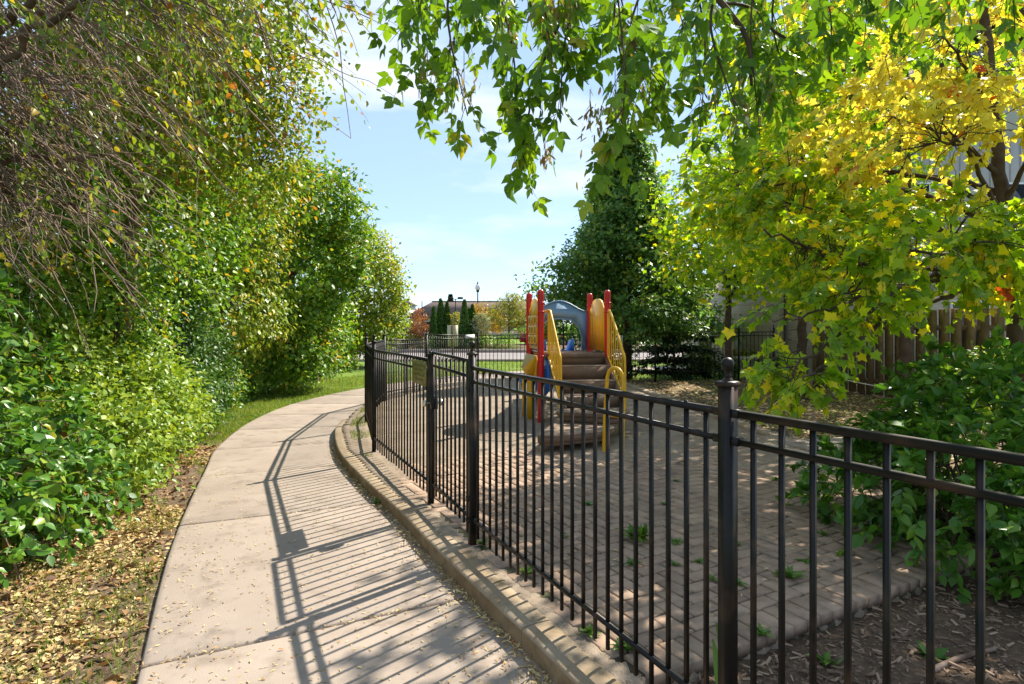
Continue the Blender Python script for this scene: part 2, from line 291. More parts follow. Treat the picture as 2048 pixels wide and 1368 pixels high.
def ovalhi(wd=.32, n=7, tip=-.14, wav=.02):
    V = []; F = []
    for k in range(n):
        y = k / (n - 1); x = wd * math.sin(math.pi * y ** .8) * (1 if k else 0) * (1.05 - .25 * y)
        zc = tip * y * y; V += [(-x, y, zc + .22 * x + wav * math.sin(5 * y)), (0, y, zc), (x, y, zc + .22 * x - wav * math.sin(4 * y))]
    for k in range(n - 1):
        a = 3 * k; F += [(a, a + 1, a + 4), (a, a + 4, a + 3), (a + 1, a + 2, a + 5), (a + 1, a + 5, a + 4)]
    return tmpl(V, F)
T_OVAL_HI = ovalhi()
def leaflet(o, ang, ln, wd):
    pts = [(0, 0, 0), (-.62, .14, .05), (-1, .38, .07), (-.92, .55, .05), (-.55, .74, 0), (0, 1.08, -.16), (.5, .76, 0), (.72, .66, .04), (1, .42, .07), (.66, .14, .05), (0, .45, -.02)]
    c, s = math.cos(ang), math.sin(ang); V = []
    for x, y, z in pts:
        x *= wd; y *= ln; V.append((o[0] + c * x - s * y, o[1] + s * x + c * y, o[2] + z * ln))
    return V, [(10, (k + 1) % 10, k) for k in range(10)]
def elder():
    V = []; F = []
    for o, a, ln, wd in (((0, .46, -.05), .06, .62, .19), ((.01, .30, -.02), -.95, .52, .155), ((-.01, .33, -.02), .88, .50, .15)):
        v, f = leaflet(o, a, ln, wd); k = len(V); V += v; F += [tuple(i + k for i in t) for t in f]
    k = len(V); V += [(-.008, 0, 0), (.008, 0, 0), (.006, .43, -.03), (-.006, .43, -.03)]; F += [(k, k + 1, k + 2), (k, k + 2, k + 3)]
    return tmpl(V, F)
T_ELDER = elder()
T_KEY = tmpl([(0, 0, 0), (-.12, .12, .02), (-.17, .55, .04), (-.05, 1, 0), (.08, .7, -.02), (.06, .2, 0)], [(0, 5, 1), (1, 5, 4), (1, 4, 2), (2, 4, 3)])
def frames(d, nrm):
    y = unit(d); z = nrm - (nrm * y).sum(-1, keepdims=True) * y; z = unit(z); x = np.cross(y, z)
    return np.stack([x, y, z], -1)          # columns
def put_leaves(mb, T, pos, Rm, size, rnd=None):
    V0, F0 = T; n = len(pos)
    if n == 0: return
    VV = V0[None] * np.stack([rng.uniform(.78, 1.2, n), np.ones(n), rng.uniform(-.4, 2.4, n)], -1)[:, None]; V = np.einsum('nij,nvj->nvi', Rm, VV) * size[:, None, None] + pos[:, None]
    F = (F0[None] + (np.arange(n) * len(V0))[:, None, None]).reshape(-1, F0.shape[1])
    r = rng.random(n) if rnd is None else rnd
    mb.add(V, F, np.repeat(r, len(V0)))
def rdir(n): return unit(rng.normal(size=(n, 3)))
def orient(out, n, a_out=.5, a_rand=.8, droop=.35, up=.7, nout=.5, nrand=.5):
    d = unit(out * a_out + rdir(n) * a_rand + np.array([0, 0, -droop])); nr = unit(np.array([0, 0, up]) + out * nout + rdir(n) * nrand)
    return frames(d, nr)
def shell(blobs, n, depth=.3, keep=None):
    """points spread through the outer part of a union of ellipsoids, with outward directions"""
    wts = np.array([b[3] * b[4] + b[4] * b[5] + b[3] * b[5] for b in blobs]); wts = wts / wts.sum()
    idx = rng.choice(len(blobs), n, p=wts); B = np.array([b[:6] for b in blobs])[idx]
    d = rdir(n); r = 1 - np.abs(rng.normal(0, depth, n)); r = np.clip(r, .05, 1.12) * (0.86 + .28 * vnoise(B[:, :3] + d * B[:, 3:6], 1.1))
    p = B[:, :3] + d * B[:, 3:6] * r[:, None]; out = unit(d / B[:, 3:6])
    ok = np.ones(n, bool)
    for b in blobs:
        q = (p - np.array(b[:3])) / np.array(b[3:6]); ok &= ~((q ** 2).sum(1) < .30)
    if keep is not None: ok &= keep(p)
    return p[ok], out[ok]
def clumps(blobs, nclump, per, spread, depth=.28, hole=.0, keep=None):
    c, o = shell(blobs, nclump, depth, keep)
    if hole: k = vnoise(c, 1.6) > hole; c, o = c[k], o[k]
    n = len(c); i = np.repeat(np.arange(n), per); p = c[i] + rng.normal(0, 1, (len(i), 3)) * spread * np.array([1, 1, .75])
    return p, o[i], c, o
def vtubes(mb, pts, rad, n=3):                       # many thin tubes at once, pts (N,P,3), rad (N,P)
    Nn, Pn = pts.shape[:2]; t = unit(pts[:, -1] - pts[:, 0]); a = unit(np.cross(t, np.array([.37, .21, .9]))); b = np.cross(t, a)
    th = np.arange(n) / n * 2 * np.pi
    ring = a[:, None] * np.cos(th)[None, :, None] + b[:, None] * np.sin(th)[None, :, None]
    V = pts[:, :, None] + rad[:, :, None, None] * ring[:, None]
    i = (np.arange(Nn) * Pn * n)[:, None, None] + (np.arange(Pn - 1) * n)[None, :, None]; k = np.arange(n)[None, None]; k2 = (k + 1) % n
    mb.add(V, np.stack([i + k, i + k2, i + n + k2, i + n + k], -1).reshape(-1, 4))
def curve3(a, b, sag, n=5, wob=.0):                  # arched polylines from a to b (N,3)
    t = np.linspace(0, 1, n)[None, :, None]; p = a[:, None] * (1 - t) + b[:, None] * t; p[..., 2] += np.reshape(sag, (-1, 1)) * 4 * t[..., 0] * (1 - t[..., 0])
    if wob: w_ = rng.normal(0, wob, p.shape); w_[:, 0] = 0; w_[:, -1] = 0; p += w_
    return p
def sprays(org, dr, ln, k, size, droop=.25, leafdroop=.4, side=.8, flat=.6):
    n = len(org); ln = np.broadcast_to(ln, (n,)); t = np.linspace(0, 1, 5)
    pts = org[:, None] + dr[:, None] * (ln[:, None] * t)[..., None]; pts[..., 2] -= droop * ln[:, None] * t ** 2
    tt = np.tile(np.linspace(.18, 1, k), (n, 1)); i = np.repeat(np.arange(n), k); tt = tt.ravel()
    pos = org[i] + dr[i] * (ln[i] * tt)[:, None]; pos[:, 2] -= droop * ln[i] * tt ** 2
    sd_ = unit(np.cross(dr, np.array([0, 0, 1.0])) + rng.normal(0, .25, (n, 3)))[i] * np.tile(np.where(np.arange(k) % 2, 1, -1), n)[:, None]
    d = unit(dr[i] * .55 + sd_ * side * (1 - .6 * tt[:, None]) + rng.normal(0, .3, (n * k, 3)) + np.array([0, 0, -leafdroop]))
    nr = unit(np.array([0, 0, flat]) + rng.normal(0, .45, (n * k, 3)) + dr[i] * .2)
    sz = size * rng.uniform(.6, 1.15, n * k) * (1.1 - .3 * tt)
    return pts, pos, frames(d, nr), sz
def view_rank(pos, size):                            # how large a leaf shows in the photograph (0 outside it)
    d = pos[:, 1]; u = 1024 + pos[:, 0] / np.maximum(d, .1) * FPX; v = HOR - (pos[:, 2] - CAMZ) / np.maximum(d, .1) * FPX
    s = size / np.maximum(d, .1); s[(d < .5) | (u < 0) | (u > 2048) | (v < 0) | (v > 1368)] = 0; return s
def split_leaves(name, T, Thi, pos, Rm, size, material, parent, nobj=300, rest='foliage', score=None):
    """the leaves that show largest become parts of their own, the rest one mesh"""
    s = view_rank(pos, size) if score is None else score; od = np.argsort(-s); big = od[:nobj]; big = big[s[big] > 0]
    mask = np.ones(len(pos), bool); mask[big] = False
    mb = MB(); put_leaves(mb, T, pos[mask], Rm[mask], size[mask])
    o = mb.build(rest, material, parent, attr=True, kind='stuff')
    m1 = MB().add(Thi[0], Thi[1]); me = m1.mesh(name); me.materials.append(material)
    base = wloc(parent)
    import mathutils
    for k in big:
        ob = bpy.data.objects.new(name, me); C.objects.link(ob); ob.parent = parent
        Mx = mathutils.Matrix(Rm[k].tolist()).to_4x4(); Mx = mathutils.Matrix.Translation((pos[k] - base).tolist()) @ Mx @ mathutils.Matrix.Diagonal((float(size[k]) * rng.uniform(.8, 1.2), float(size[k]), float(size[k]) * rng.uniform(-.3, 2.6), 1))
        ob.matrix_basis = Mx
    return o
def grow_wood(parent, base, trunk, r0, targets, mat_, twig_targets=None, tw_r=.006, limb_r=.045, name='trunk', sag=.15, lname='limb'):
    """a tapered trunk, limbs to the crown's lobes and branchlets to leaf clumps"""
    tr = resample(spline(np.array(trunk, float), 24), .12); n = len(tr); f = np.linspace(0, 1, n)
    rad = r0 * (1 - .62 * f) * (1 + .5 * np.exp(-f * 14)) ; mb = MB(); tr[1:-1, :2] += rng.normal(0, r0 * .08, (n - 2, 2)); mb.tube(tr, rad, 10)
    t_ob = mb.build(name, mat_, parent, smooth=True)
    att = [tr[int(n * .55):]]
    for tg in targets:
        tg = np.array(tg, float); dd = np.linalg.norm(tr - tg, axis=1) + np.abs(tr[:, 2] - (tg[2] - .7)) ; k = int(np.clip(np.argmin(dd), n * .35, n - 1))
        a = tr[k]; m_ = a * .5 + tg * .5 + np.array([0, 0, sag]) + rng.normal(0, .12, 3)
        c = resample(spline([a, a * .8 + m_ * .2 + [0, 0, .08], m_, tg], 16), .12); c[2:-1] += rng.normal(0, .014, (len(c) - 3, 3))
        MB().tube(c, np.linspace(min(limb_r, r0 * .7), .008, len(c)), 6).build(lname, mat_, parent, smooth=True); att.append(c[len(c) // 4:])
    if twig_targets is not None and len(twig_targets):
        att = np.concatenate(att); tt = np.asarray(twig_targets); idx = np.array([np.argmin(((att - q) ** 2).sum(1)) for q in tt])
        b2 = MB(); pts = curve3(att[idx], tt, rng.uniform(-.02, .12, len(tt)), 6, .018)
        vtubes(b2, pts, np.linspace(1, .35, 6)[None] * tw_r * rng.uniform(.7, 1.3, (len(tt), 1)), 4)
        b2.build('twigs', mat_, parent, kind='stuff')
def tree(name, label, cat, base, blobs, L, size, T=T_FAR, nclump=400, per=14, spread=.16, trunk_h=1.6, r0=.09, lean=(0, 0), group=None, depth=.28, hole=0,
         bark=None, twigs=160, keep=None, up=.7, droop=.35, top=None, rand=.8, tw_r=.006):
    o = thing(name, label, cat, base, group); b = np.array(base, float)
    p, out, cc, co = clumps(blobs, nclump, per, spread, depth, hole, keep)
    n = len(p); mb = MB(); put_leaves(mb, T, p, orient(out, n, .45, rand, droop, up), size * rng.uniform(.6, 1.25, n))
    tops = top if top is not None else max(bb[2] + bb[5] * .3 for bb in blobs)
    trunk = [b - [0, 0, .1], b + [lean[0] * .3, lean[1] * .3, trunk_h * .5], b + [lean[0] * .7, lean[1] * .7, trunk_h], b + [lean[0], lean[1], tops - b[2]]]
    sel = cc[rng.permutation(len(cc))[:twigs]]
    grow_wood(o, b, trunk, r0, [bb[:3] for bb in blobs], bark or M_bark, sel, tw_r)
    mb.build('crown', L, o, attr=True, kind='stuff')
    return o
def shrub(name, label, base, blobs, L, size, T=T_FAR, nclump=300, per=14, spread=.1, group=None, depth=.3, nstem=9, keep=None, cat='shrub', up=.7, droop=.2):
    o = thing(name, label, cat, base, group); b = np.array(base, float)
    p, out, cc, co = clumps(blobs, nclump, per, spread, depth, 0, keep); kk = p[:, 2] > b[2] - .05; p, out = p[kk], out[kk]
    n = len(p); mb = MB(); put_leaves(mb, T, p, orient(out, n, .5, .75, droop, up), size * rng.uniform(.6, 1.25, n))
    mb.build('foliage', L, o, attr=True, kind='stuff')
    st = cc[rng.permutation(len(cc))[:nstem * 4]]; a = np.repeat(b[None], len(st), 0) + rng.normal(0, .12, (len(st), 3)) * [1, 1, 0]
    m2 = MB(); vtubes(m2, curve3(a, st, .12, 6, .02), np.linspace(1, .3, 6)[None] * .011 * np.ones((len(st), 1)), 4); m2.build('stem', M_bark, o)
    return o

# ------------------------------------------------------------------ ground, road, path
def inner_x(y): return np.interp(y, KY, KI)          # kerb, inner top edge
def outer_x(y): return np.interp(y, KY, KO)
KY = np.array([-2.5, 0, 1.2, 2.0, 2.5, 2.99, 3.42, 4.12, 4.98, 5.88, 7.21, 8.65, 9.6, 10.5, 12, 14, 15.5, 17.4])
KI = np.array([2.65, 1.62, 1.06, .70, .47, .227, 0, -.36, -.777, -1.26, -1.9, -2.38, -2.55, -2.66, -2.75, -2.30, -1.75, -.6])
KO = KI - .195
def grid(name, xs, ys, zf, m, kind='structure', smooth=True):
    X, Y = np.meshgrid(xs, ys); Z = zf(X, Y); V = np.stack([X, Y, Z], -1).reshape(-1, 3); nx, ny = len(xs), len(ys)
    i = np.arange(ny - 1)[:, None] * nx + np.arange(nx - 1)[None]; F = np.stack([i, i + 1, i + 1 + nx, i + nx], -1).reshape(-1, 4)
    return MB().add(V, F).build(name, m, None, smooth, kind=kind)
def fbm(X, Y, f):
    a, b = X * .8 - Y * .6, X * .6 + Y * .8; return (vnoise(np.stack([a, b, X * 0], -1), f) + .6 * vnoise(np.stack([b + 7, a, X * 0 + .3], -1), f * 2.3) + .4 * vnoise(np.stack([X, Y, X * 0 + .7], -1), f * 5.1)) / 2
def n2(X, Y, f): return vnoise(np.stack([X, Y, np.full_like(X, .37)], -1), f) - .5
PL = np.array([(.75, -2.2), (-.15, -.4), (-.95, 1.2), (-1.73, 2.76), (-2.6, 4.6), (-3.5, 6.83), (-4.03, 8.25), (-4.5, 10.4), (-4.6, 12.6), (-4.2, 14.8), (-3.3, 17.2), (-1.8, 19.6), (.2, 21.6), (3, 23.2), (7, 24.2)])
pl = resample(spline(PL, 300), .05); PZ = -.10; pl = pl * .97; pt = unit(np.gradient(pl, axis=0)); pn = np.stack([pt[:, 1], -pt[:, 0]], -1); pr = pl + pn * 1.72
pl_y = np.interp
def left_edge(Y): k = np.argmax(pl[:, 1]); return np.interp(Y, pl[:, 1], pl[:, 0])
grid('ground', np.concatenate([np.linspace(-400, -40, 10), np.linspace(-30, 30, 61), np.linspace(40, 400, 10)]), np.concatenate([np.linspace(-60, -3, 20), np.linspace(-2, 40, 85), np.linspace(45, 700, 20)]),
     lambda X, Y: -.21 + 0 * X, M_lawn)
def soil_z(X, Y):
    e = left_edge(Y) - X; z = -.135 + .03 * n2(X, Y, 1.3) + .022 * n2(X, Y, 5) + .05 * np.clip(e - .4, 0, 3)
    return np.where(X > left_edge(Y) + .25, -.24, z)
grid('soil_bed', np.arange(-9, 1.8, .09), np.arange(-2, 9.6, .09), soil_z, M_soil)
def lawn_z(X, Y):
    e = left_edge(Y) - X; z = -.125 + .04 * n2(X, Y, .9) + .05 * np.clip(e - .5, 0, 3); z = np.where(Y < 9.4, z - (9.4 - Y) * .05, z)
    return np.where(X > left_edge(Y) + .12, -.19, z)
grid('lawn_strip', np.arange(-12, -2.2, .12), np.arange(8.2, 24, .15), lawn_z, M_lawn)
grid('lawn', np.arange(-14, 20, .5), np.arange(16.8, 27.6, .4), lambda X, Y: -.165 + .01 * n2(X, Y, .8), M_lawn)
grid('road', np.linspace(-120, 120, 25), np.linspace(27.4, 36, 5), lambda X, Y: -.155 + 0 * X, M_road)
mb = MB(); mb.bbox((0, 36.15, -.07), (120, .15, .12), b=.03); o = mb.build('road_kerb', M_conc); o['kind'] = 'structure'
mb = MB(); mb.bbox((0, 27.35, -.12), (120, .10, .07), b=.02); o = mb.build('near_road_kerb', M_conc); o['kind'] = 'structure'
grid('planting_bed', np.linspace(-60, 60, 61), np.linspace(36.25, 50, 12), lambda X, Y: -.06 + .04 * n2(X, Y, .7), M_mulch)
# concrete path: one slab object between joints
path = bpy.data.objects.new('path', None); C.objects.link(path); path['kind'] = 'structure'
arc = np.arange(len(pl)) * .05
ky = [np.argmin(np.abs(pl[:, 1] - y)) for y in (-.9, 1.05, 2.83, 4.79, 6.3, 7.67)]
jn = [0] + ky; s = arc[ky[-1]] + 1.55
while s < arc[-1]: jn.append(int(s / .05)); s += 1.6
jn = [min(j, len(pl) - 1) for j in jn]
for a, b in zip(jn[:-1], jn[1:]):
    if b - a < 4: continue
    mb = MB(); t = np.linspace(a, b, 14); li = np.stack([np.interp(t, np.arange(len(pl)), pl[:, k]) for k in (0, 1)], -1); ri = np.stack([np.interp(t, np.arange(len(pl)), pr[:, k]) for k in (0, 1)], -1)
    tg = unit(np.gradient(li, axis=0)); li[0] += tg[0] * .009; ri[0] += tg[0] * .009; li[-1] -= tg[-1] * .009; ri[-1] -= tg[-1] * .009
    tl = rng.normal(0, .003, 2)
    rows = []
    prof = [(0, -.14), (0, -.012), (.006, -.004), (.02, 0), (.5, .004), (.98, 0), (.994, -.004), (1, -.012), (1, -.14)]
    idx = [0] + list(range(14)) + [13]
    for q, k in enumerate(idx):
        low = -.13 if q in (0, len(idx) - 1) else (-.008 if q in (1, len(idx) - 2) else 0)
        L_, R_ = li[k].copy(), ri[k].copy()
        if q == 2: L_ += (li[0] - li[1]) * .9; R_ += (ri[0] - ri[1]) * .9
        if q == len(idx) - 3: L_ += (li[13] - li[12]) * .9; R_ += (ri[13] - ri[12]) * .9
        rows.append([(L_[0] + (R_[0] - L_[0]) * f, L_[1] + (R_[1] - L_[1]) * f, PZ + max(z + low, -.14) + tl[0] * (q / 15 - .5) + tl[1] * (f - .5)) for f, z in prof])
    V = np.array(rows).reshape(-1, 3); m_ = len(prof); nr = len(rows)
    i = np.arange(nr - 1)[:, None] * m_ + np.arange(m_ - 1)[None]
    mb.add(V, np.stack([i, i + 1, i + 1 + m_, i + m_], -1).reshape(-1, 4)); mb.build('slab', M_conc, path)
# kerb between path and playground
kc = np.stack([KI, KY], -1); kcs = resample(spline(kc[:13], 200), .06); kt = unit(np.gradient(kcs, axis=0)); kn = np.stack([-kt[:, 1], kt[:, 0]], -1)   # towards path
kerb = thing('concrete_kerb', 'curved tan concrete kerb edging the path below the black fence', 'kerb', (0, 4, -.15))
prof = [(.0, -.2), (.0, -.008), (.008, .000), (.08, .003), (.150, .000), (.163, -.005), (.169, -.015), (.174, -.2)]
cuts = [0]
for y in (1.75, 3.05, 4.3, 5.55, 6.9, 8.3): cuts.append(int(np.argmin(np.abs(kcs[:, 1] - y))))
cuts.append(len(kcs) - 1)
for a, b in zip(cuts[:-1], cuts[1:]):
    mb = MB(); idx = np.arange(a, b + 1); pts = kcs[idx].copy(); pts[0] += kt[a] * .003; pts[-1] -= kt[b] * .003
    wz = rng.normal(0, .003)
    V = np.array([[(p[0] + kn[k][0] * e, p[1] + kn[k][1] * e, z + wz + .0012 * math.sin(k * .7 + e * 9)) for e, z in prof] for p, k in zip(pts, idx)]); nr, m_ = V.shape[:2]
    i = np.arange(nr - 1)[:, None] * m_ + np.arange(m_ - 1)[None]
    mb.add(V.reshape(-1, 3), np.stack([i, i + m_, i + 1 + m_, i + 1], -1).reshape(-1, 4)); mb.add(V[0], [list(range(m_))]); mb.add(V[-1], [list(range(m_))[::-1]])
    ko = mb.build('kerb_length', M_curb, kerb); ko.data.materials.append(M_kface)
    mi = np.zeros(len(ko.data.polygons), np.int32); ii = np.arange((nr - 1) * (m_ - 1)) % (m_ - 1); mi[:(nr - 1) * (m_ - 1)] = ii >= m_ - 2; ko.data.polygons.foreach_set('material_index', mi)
# playground surface: sand that thins out over brick paving towards the camera
def edge_right(Y): return np.interp(Y, [-3, 1, 8, 13, 17], [3.6, 3.5, 3.42, 3.0, 2.6])
BORD_O, BORD_D = np.array([1.12, 2.77]), unit(np.array([1.03, .56])); BORD_N = np.array([-BORD_D[1], BORD_D[0]])
def sand_z(X, Y):
    cover = .016 * np.tanh((Y - 6.3 + .9 * (X < 0) * np.clip(-X, 0, 1.5) + 1.6 * n2(X, Y, .9) + .7 * n2(X, Y, 2.6)) * 1.1)
    near = np.clip(1.15 - (X - inner_x(Y)) / .10, 0, 1); cover = np.where(near > 0, np.maximum(cover, .006 * near), cover)
    z = -.006 + cover + .008 * n2(X, Y, 3.1) + .007 * n2(X, Y, 9) + .02 * np.clip(Y - 8, 0, 1) * n2(X, Y, 1.4)
    dd = (X - BORD_O[0]) * BORD_N[0] + (Y - BORD_O[1]) * BORD_N[1]; z = np.where(dd < .06, -.12, z)
    z = np.where(X < inner_x(Y) - .09, -.32, z); return np.where(X > edge_right(Y) + .3, -.06, z)
def bed_z(X, Y):
    dd = (X - BORD_O[0]) * BORD_N[0] + (Y - BORD_O[1]) * BORD_N[1]; z = np.where(dd < .07, -.12, -.011 + .004 * n2(X, Y, 6)); return np.where(X < inner_x(Y) - .09, -.32, z)
grid('paving_bed', np.arange(-1.5, 3.9, .06), np.arange(.4, 8.8, .06), bed_z, M_joint)
grid('sand', np.arange(-3.2, 4.2, .045), np.arange(-1.2, 16.8, .045), sand_z, M_sand)
def rsoil_z(X, Y):
    z = -.015 + .04 * n2(X, Y, .8) + .02 * n2(X, Y, 4) + .015 * np.clip(X - 5, 0, 4); z = np.where(Y > 16.6, z - (Y - 16.6) * .35, z)
    return np.where((X < edge_right(Y) - .05) , -.07, z)
grid('earth_bank', np.arange(2.2, 17, .12), np.arange(4.2, 17.3, .12), rsoil_z, M_soil)
def mul_z(X, Y):
    dd = (X - BORD_O[0]) * BORD_N[0] + (Y - BORD_O[1]) * BORD_N[1]
    z = -.045 + .04 * n2(X, Y, 2.2) + .02 * n2(X, Y, 7); return np.where(dd > -.005, -.075, z)
grid('mulch_bed', np.arange(.3, 6.5, .06), np.arange(-1.5, 5.2, .06), mul_z, M_mulch)
# pavers
pav = bpy.data.objects.new('paving', None); C.objects.link(pav); pav['kind'] = 'structure'
HR = math.atan2(BORD_D[1], BORD_D[0]); ch, sh = math.cos(HR), math.sin(HR); A_ = .103
cells = []
for i in range(-40, 95):
    for j in range(-40, 95):
        k = (i - j) % 4
        if k == 0: c = ((i + 1) * A_, (j + .5) * A_); r = 0
        elif k == 3: c = ((i + .5) * A_, (j + 1) * A_); r = 1
        else: continue
        c = (c[0], c[1] + .37); x = BORD_O[0] + c[0] * ch - c[1] * sh; y = BORD_O[1] + c[0] * sh + c[1] * ch
        if y > 8.6 or y < .6 or x > edge_right(y) - .12 or x < inner_x(y) + .1 or c[1] < .37: continue
        cells.append((x, y, HR + r * math.pi / 2))
for i in range(-14, 26):                              # border: one course of stretchers, one of soldiers
    for off, r, st in ((.311, 0, 2 * A_), (.155, 1, A_)):
        for q in range(2 if r else 1):
            c = (i * 2 * A_ + q * A_, off); x = BORD_O[0] + c[0] * ch - c[1] * sh; y = BORD_O[1] + c[0] * sh + c[1] * ch
            if x < inner_x(y) + .1 or x > 4.2: continue
            cells.append((x, y, HR + r * math.pi / 2))
cells = np.array(cells); dd = cells[:, 1].copy(); uu = 1024 + cells[:, 0] / np.maximum(cells[:, 1], .1) * FPX
vis = (uu > 880) & (uu < 1900) & (HOR + 1.5 / np.maximum(cells[:, 1], .1) * FPX < 1390) & (cells[:, 1] > 1)
order = np.argsort(np.where(vis, cells[:, 1], 99)); big = set(order[:300].tolist())
pm = []
for k in range(4):
    m1 = MB(); hx, hy = .0972 + rng.normal(0, .0008), .0462 + rng.normal(0, .0008); m1.bbox((0, 0, -.03), (hx, hy, .03), b=.006); me = m1.mesh('paver'); me.materials.append(M_paver); pm.append(me)
stuffp = MB()
for k, (x, y, r) in enumerate(cells):
    z = .002 + rng.normal(0, .0022) + .010 * (vnoise(np.array([x, y, .2]), 1.1) - .5); rr = r + rng.normal(0, .008); tx, ty = rng.normal(0, .007, 2)
    if k in big: inst('paver', pm[k % 4], pav, (x, y, z), rot=(tx, ty, rr))
    else:
        m1 = MB(); m1.bbox((x, y, z - .03), (.0972, .0462, .03), ax=(math.cos(rr), math.sin(rr)), b=.005); stuffp.add(m1.V[0], [list(map(int, q)) for q in np.split(m1.L[0], np.cumsum(m1.T[0])[:-1])], rng.random())
stuffp.build('paving_beyond', M_paver, pav, attr=True, kind='stuff')
# low edging along the earth bank and a concrete pad
o = thing('ground_edging', 'low weathered timber edging between the sand and the earth bank', 'edging', (3.2, 10, 0))
ey = np.linspace(8.05, 15.6, 8)
for a, b in zip(ey[:-1], ey[1:]):
    p0, p1 = np.array([edge_right(a) , a]), np.array([edge_right(b), b]); c = (p0 + p1) / 2
    MB().bbox((c[0], c[1], .0), (np.linalg.norm(p1 - p0) / 2 - .006, .055, .06 + rng.normal(0, .004)), ax=p1 - p0, b=.012).build('timber', M_curb, o)
mb = MB(); mb.bbox((4.35, 7.25, -.03), (.85, .62, .06), ax=(1, .25), b=.015); o = mb.build('concrete_pad', M_conc); o['kind'] = 'structure'

# ------------------------------------------------------------------ iron fence and gate
me_p = MB().box((0, 0, .635), (.0070, .0070, .575)).mesh('picket'); me_p.materials.append(M_iron)
ball = [(.006, 0), (.012, .004), (.010, .014), (.0085, .022), (.013, .028), (.0195, .038), (.022, .050), (.0195, .062), (.012, .070), (.003, .0725)]
mbp = MB(); mbp.box((0, 0, .60), (.0225, .0225, .70)); me_post = mbp.mesh('post'); me_post.materials.append(M_iron)
mbc = MB(); mbc.bbox((0, 0, 1.302), (.029, .029, .009), b=.005); mbc.lathe([(.021, 1.309), (.014, 1.320), (.007, 1.328)], n=12); me_cap = mbc.mesh('post_cap'); me_cap.materials.append(M_iron)
mbb = MB(); mbb.lathe(ball, (0, 0, 1.318), 18); me_ball = mbb.mesh('ball_finial', smooth=True); me_ball.materials.append(M_iron)
mbk = MB(); mbk.box((0, 0, 0), (.0155, .020, .0135)); me_br = mbk.mesh('rail_bracket'); me_br.materials.append(M_iron)
def fpost(root, xy, rz, ballf=True, z=0):
    p = inst('post', me_post, root, (xy[0] - root.location[0], xy[1] - root.location[1], z - root.location[2]), rz)
    inst('post_cap', me_cap, p, (0, 0, 0))
    if ballf: inst('ball_finial', me_ball, p, (0, 0, 0))
    return p
def fpanel(root, a, b, za=0, zb=0, sp=.1045, top=1.205, n=None):
    a = np.array(a, float); b = np.array(b, float); d = unit(b - a); ln = np.linalg.norm(b - a); rz = math.atan2(d[1], d[0])
    e = bpy.data.objects.new('panel', None); C.objects.link(e); e.parent = root; e.location = (a[0] - root.location[0], a[1] - root.location[1], -root.location[2]); e.empty_display_size = .1
    mid = (a + b) / 2; sl = math.atan2(zb - za, ln)
    for h, hh, ww in ((top, .0115, .0140), (top - .092, .0095, .0120), (.175, .0095, .0120)):
        MB().box((mid[0], mid[1], h + (za + zb) / 2), (ln / 2 - .0215, ww, hh), ax=d, tilt=sl).build('rail', M_iron, e)
    n = n or max(1, int(round(ln / sp)) - 1)
    for k in range(n):
        f = (k + 1) / (n + 1); q = a + (b - a) * f - a
        inst('picket', me_p, e, (q[0], q[1], za + (zb - za) * f + rng.normal(0, .004)), rz, scale=None)
    for pt_, s_ in ((a, 1), (b, -1)):
        for h in (top, top - .092):
            q = pt_ + d * s_ * .0335 - a; inst('rail_bracket', me_br, e, (q[0], q[1], h + za), rz + math.pi / 2)
    return e
Pb, Pa, Pl, Pd, Pe, Pf, Pg, Ph = (.73, 2.03), (-.272, 4.11), (-.685, 5.06), (-1.625, 7.06), (-2.235, 9.2), (-2.50, 11.75), (-1.95, 13.7), (-.905, 16.0)
P0 = (.73 + 2.42 * .472, 2.03 - 2.42 * .8816); P00 = (P0[0] + 2.4 * .5, P0[1] - 2.4 * .866)
f1 = thing('iron_fence', 'black iron picket fence in the foreground, right of the gate', 'fence', (Pb[0], Pb[1], 0))
def rzof(a, b): return math.atan2(b[1] - a[1], b[0] - a[0])
for q, r_ in ((P0, rzof(P0, Pb)), (Pb, rzof(Pb, Pa)), (Pa, rzof(Pb, Pa))): fpost(f1, q, r_)
fpanel(f1, P0, Pb, n=22); fpanel(f1, Pb, Pa, n=22)
f2 = thing('iron_fence', 'black iron picket fence left of the gate, running round behind the playground', 'fence', (Pd[0], Pd[1], 0))
fpost(f2, Pl, rzof(Pl, Pd), False, z=-.05)
for q, nx in ((Pd, Pe), (Pe, Pf), (Pf, Pg), (Pg, Ph), (Ph, (1.5, 16))): fpost(f2, q, rzof(q, nx))
fpanel(f2, Pl, Pd); fpanel(f2, Pd, Pe); fpanel(f2, Pe, Pf); fpanel(f2, Pf, Pg, 0, -.03); fpanel(f2, Pg, Ph, .07, .02)
bx = [-.905, 1.37, 3.82, 6.05, 6.98]
for a, b in zip(bx[:-1], bx[1:]):
    fpanel(f2, (a, 16.0), (b, 16.0), .02 + .012 * (a + .9), .02 + .012 * (b + .9)); fpost(f2, (b, 16.0), 0, z=.02 + .012 * (b + .9))
gate = thing('iron_gate', 'narrow black iron picket gate with knob latch between two posts', 'gate', (Pl[0], Pl[1], 0))
ga, gb = np.array(Pl), np.array(Pa); gd = unit(gb - ga); a = ga + gd * .06; b = gb - gd * .075; ln = np.linalg.norm(b - a); mid = (a + b) / 2; rzg = math.atan2(gd[1], gd[0])
for q, zt in ((a, 1.275), (b, 1.255)): MB().box((q[0], q[1], (.06 + zt) / 2), (.0145, .0145, (zt - .06) / 2), ax=gd).build('stile', M_iron, gate)
for h in (1.262, 1.155, .175): MB().box((mid[0], mid[1], h), (ln / 2 - .015, .0105, .0105), ax=gd, tilt=(-.02 if h > 1 else 0)).build('rail', M_iron, gate)
for k in range(8):
    q = a + (b - a) * (k + 1) / 9 - ga; inst('picket', me_p, gate, (q[0], q[1], .035), rzg)
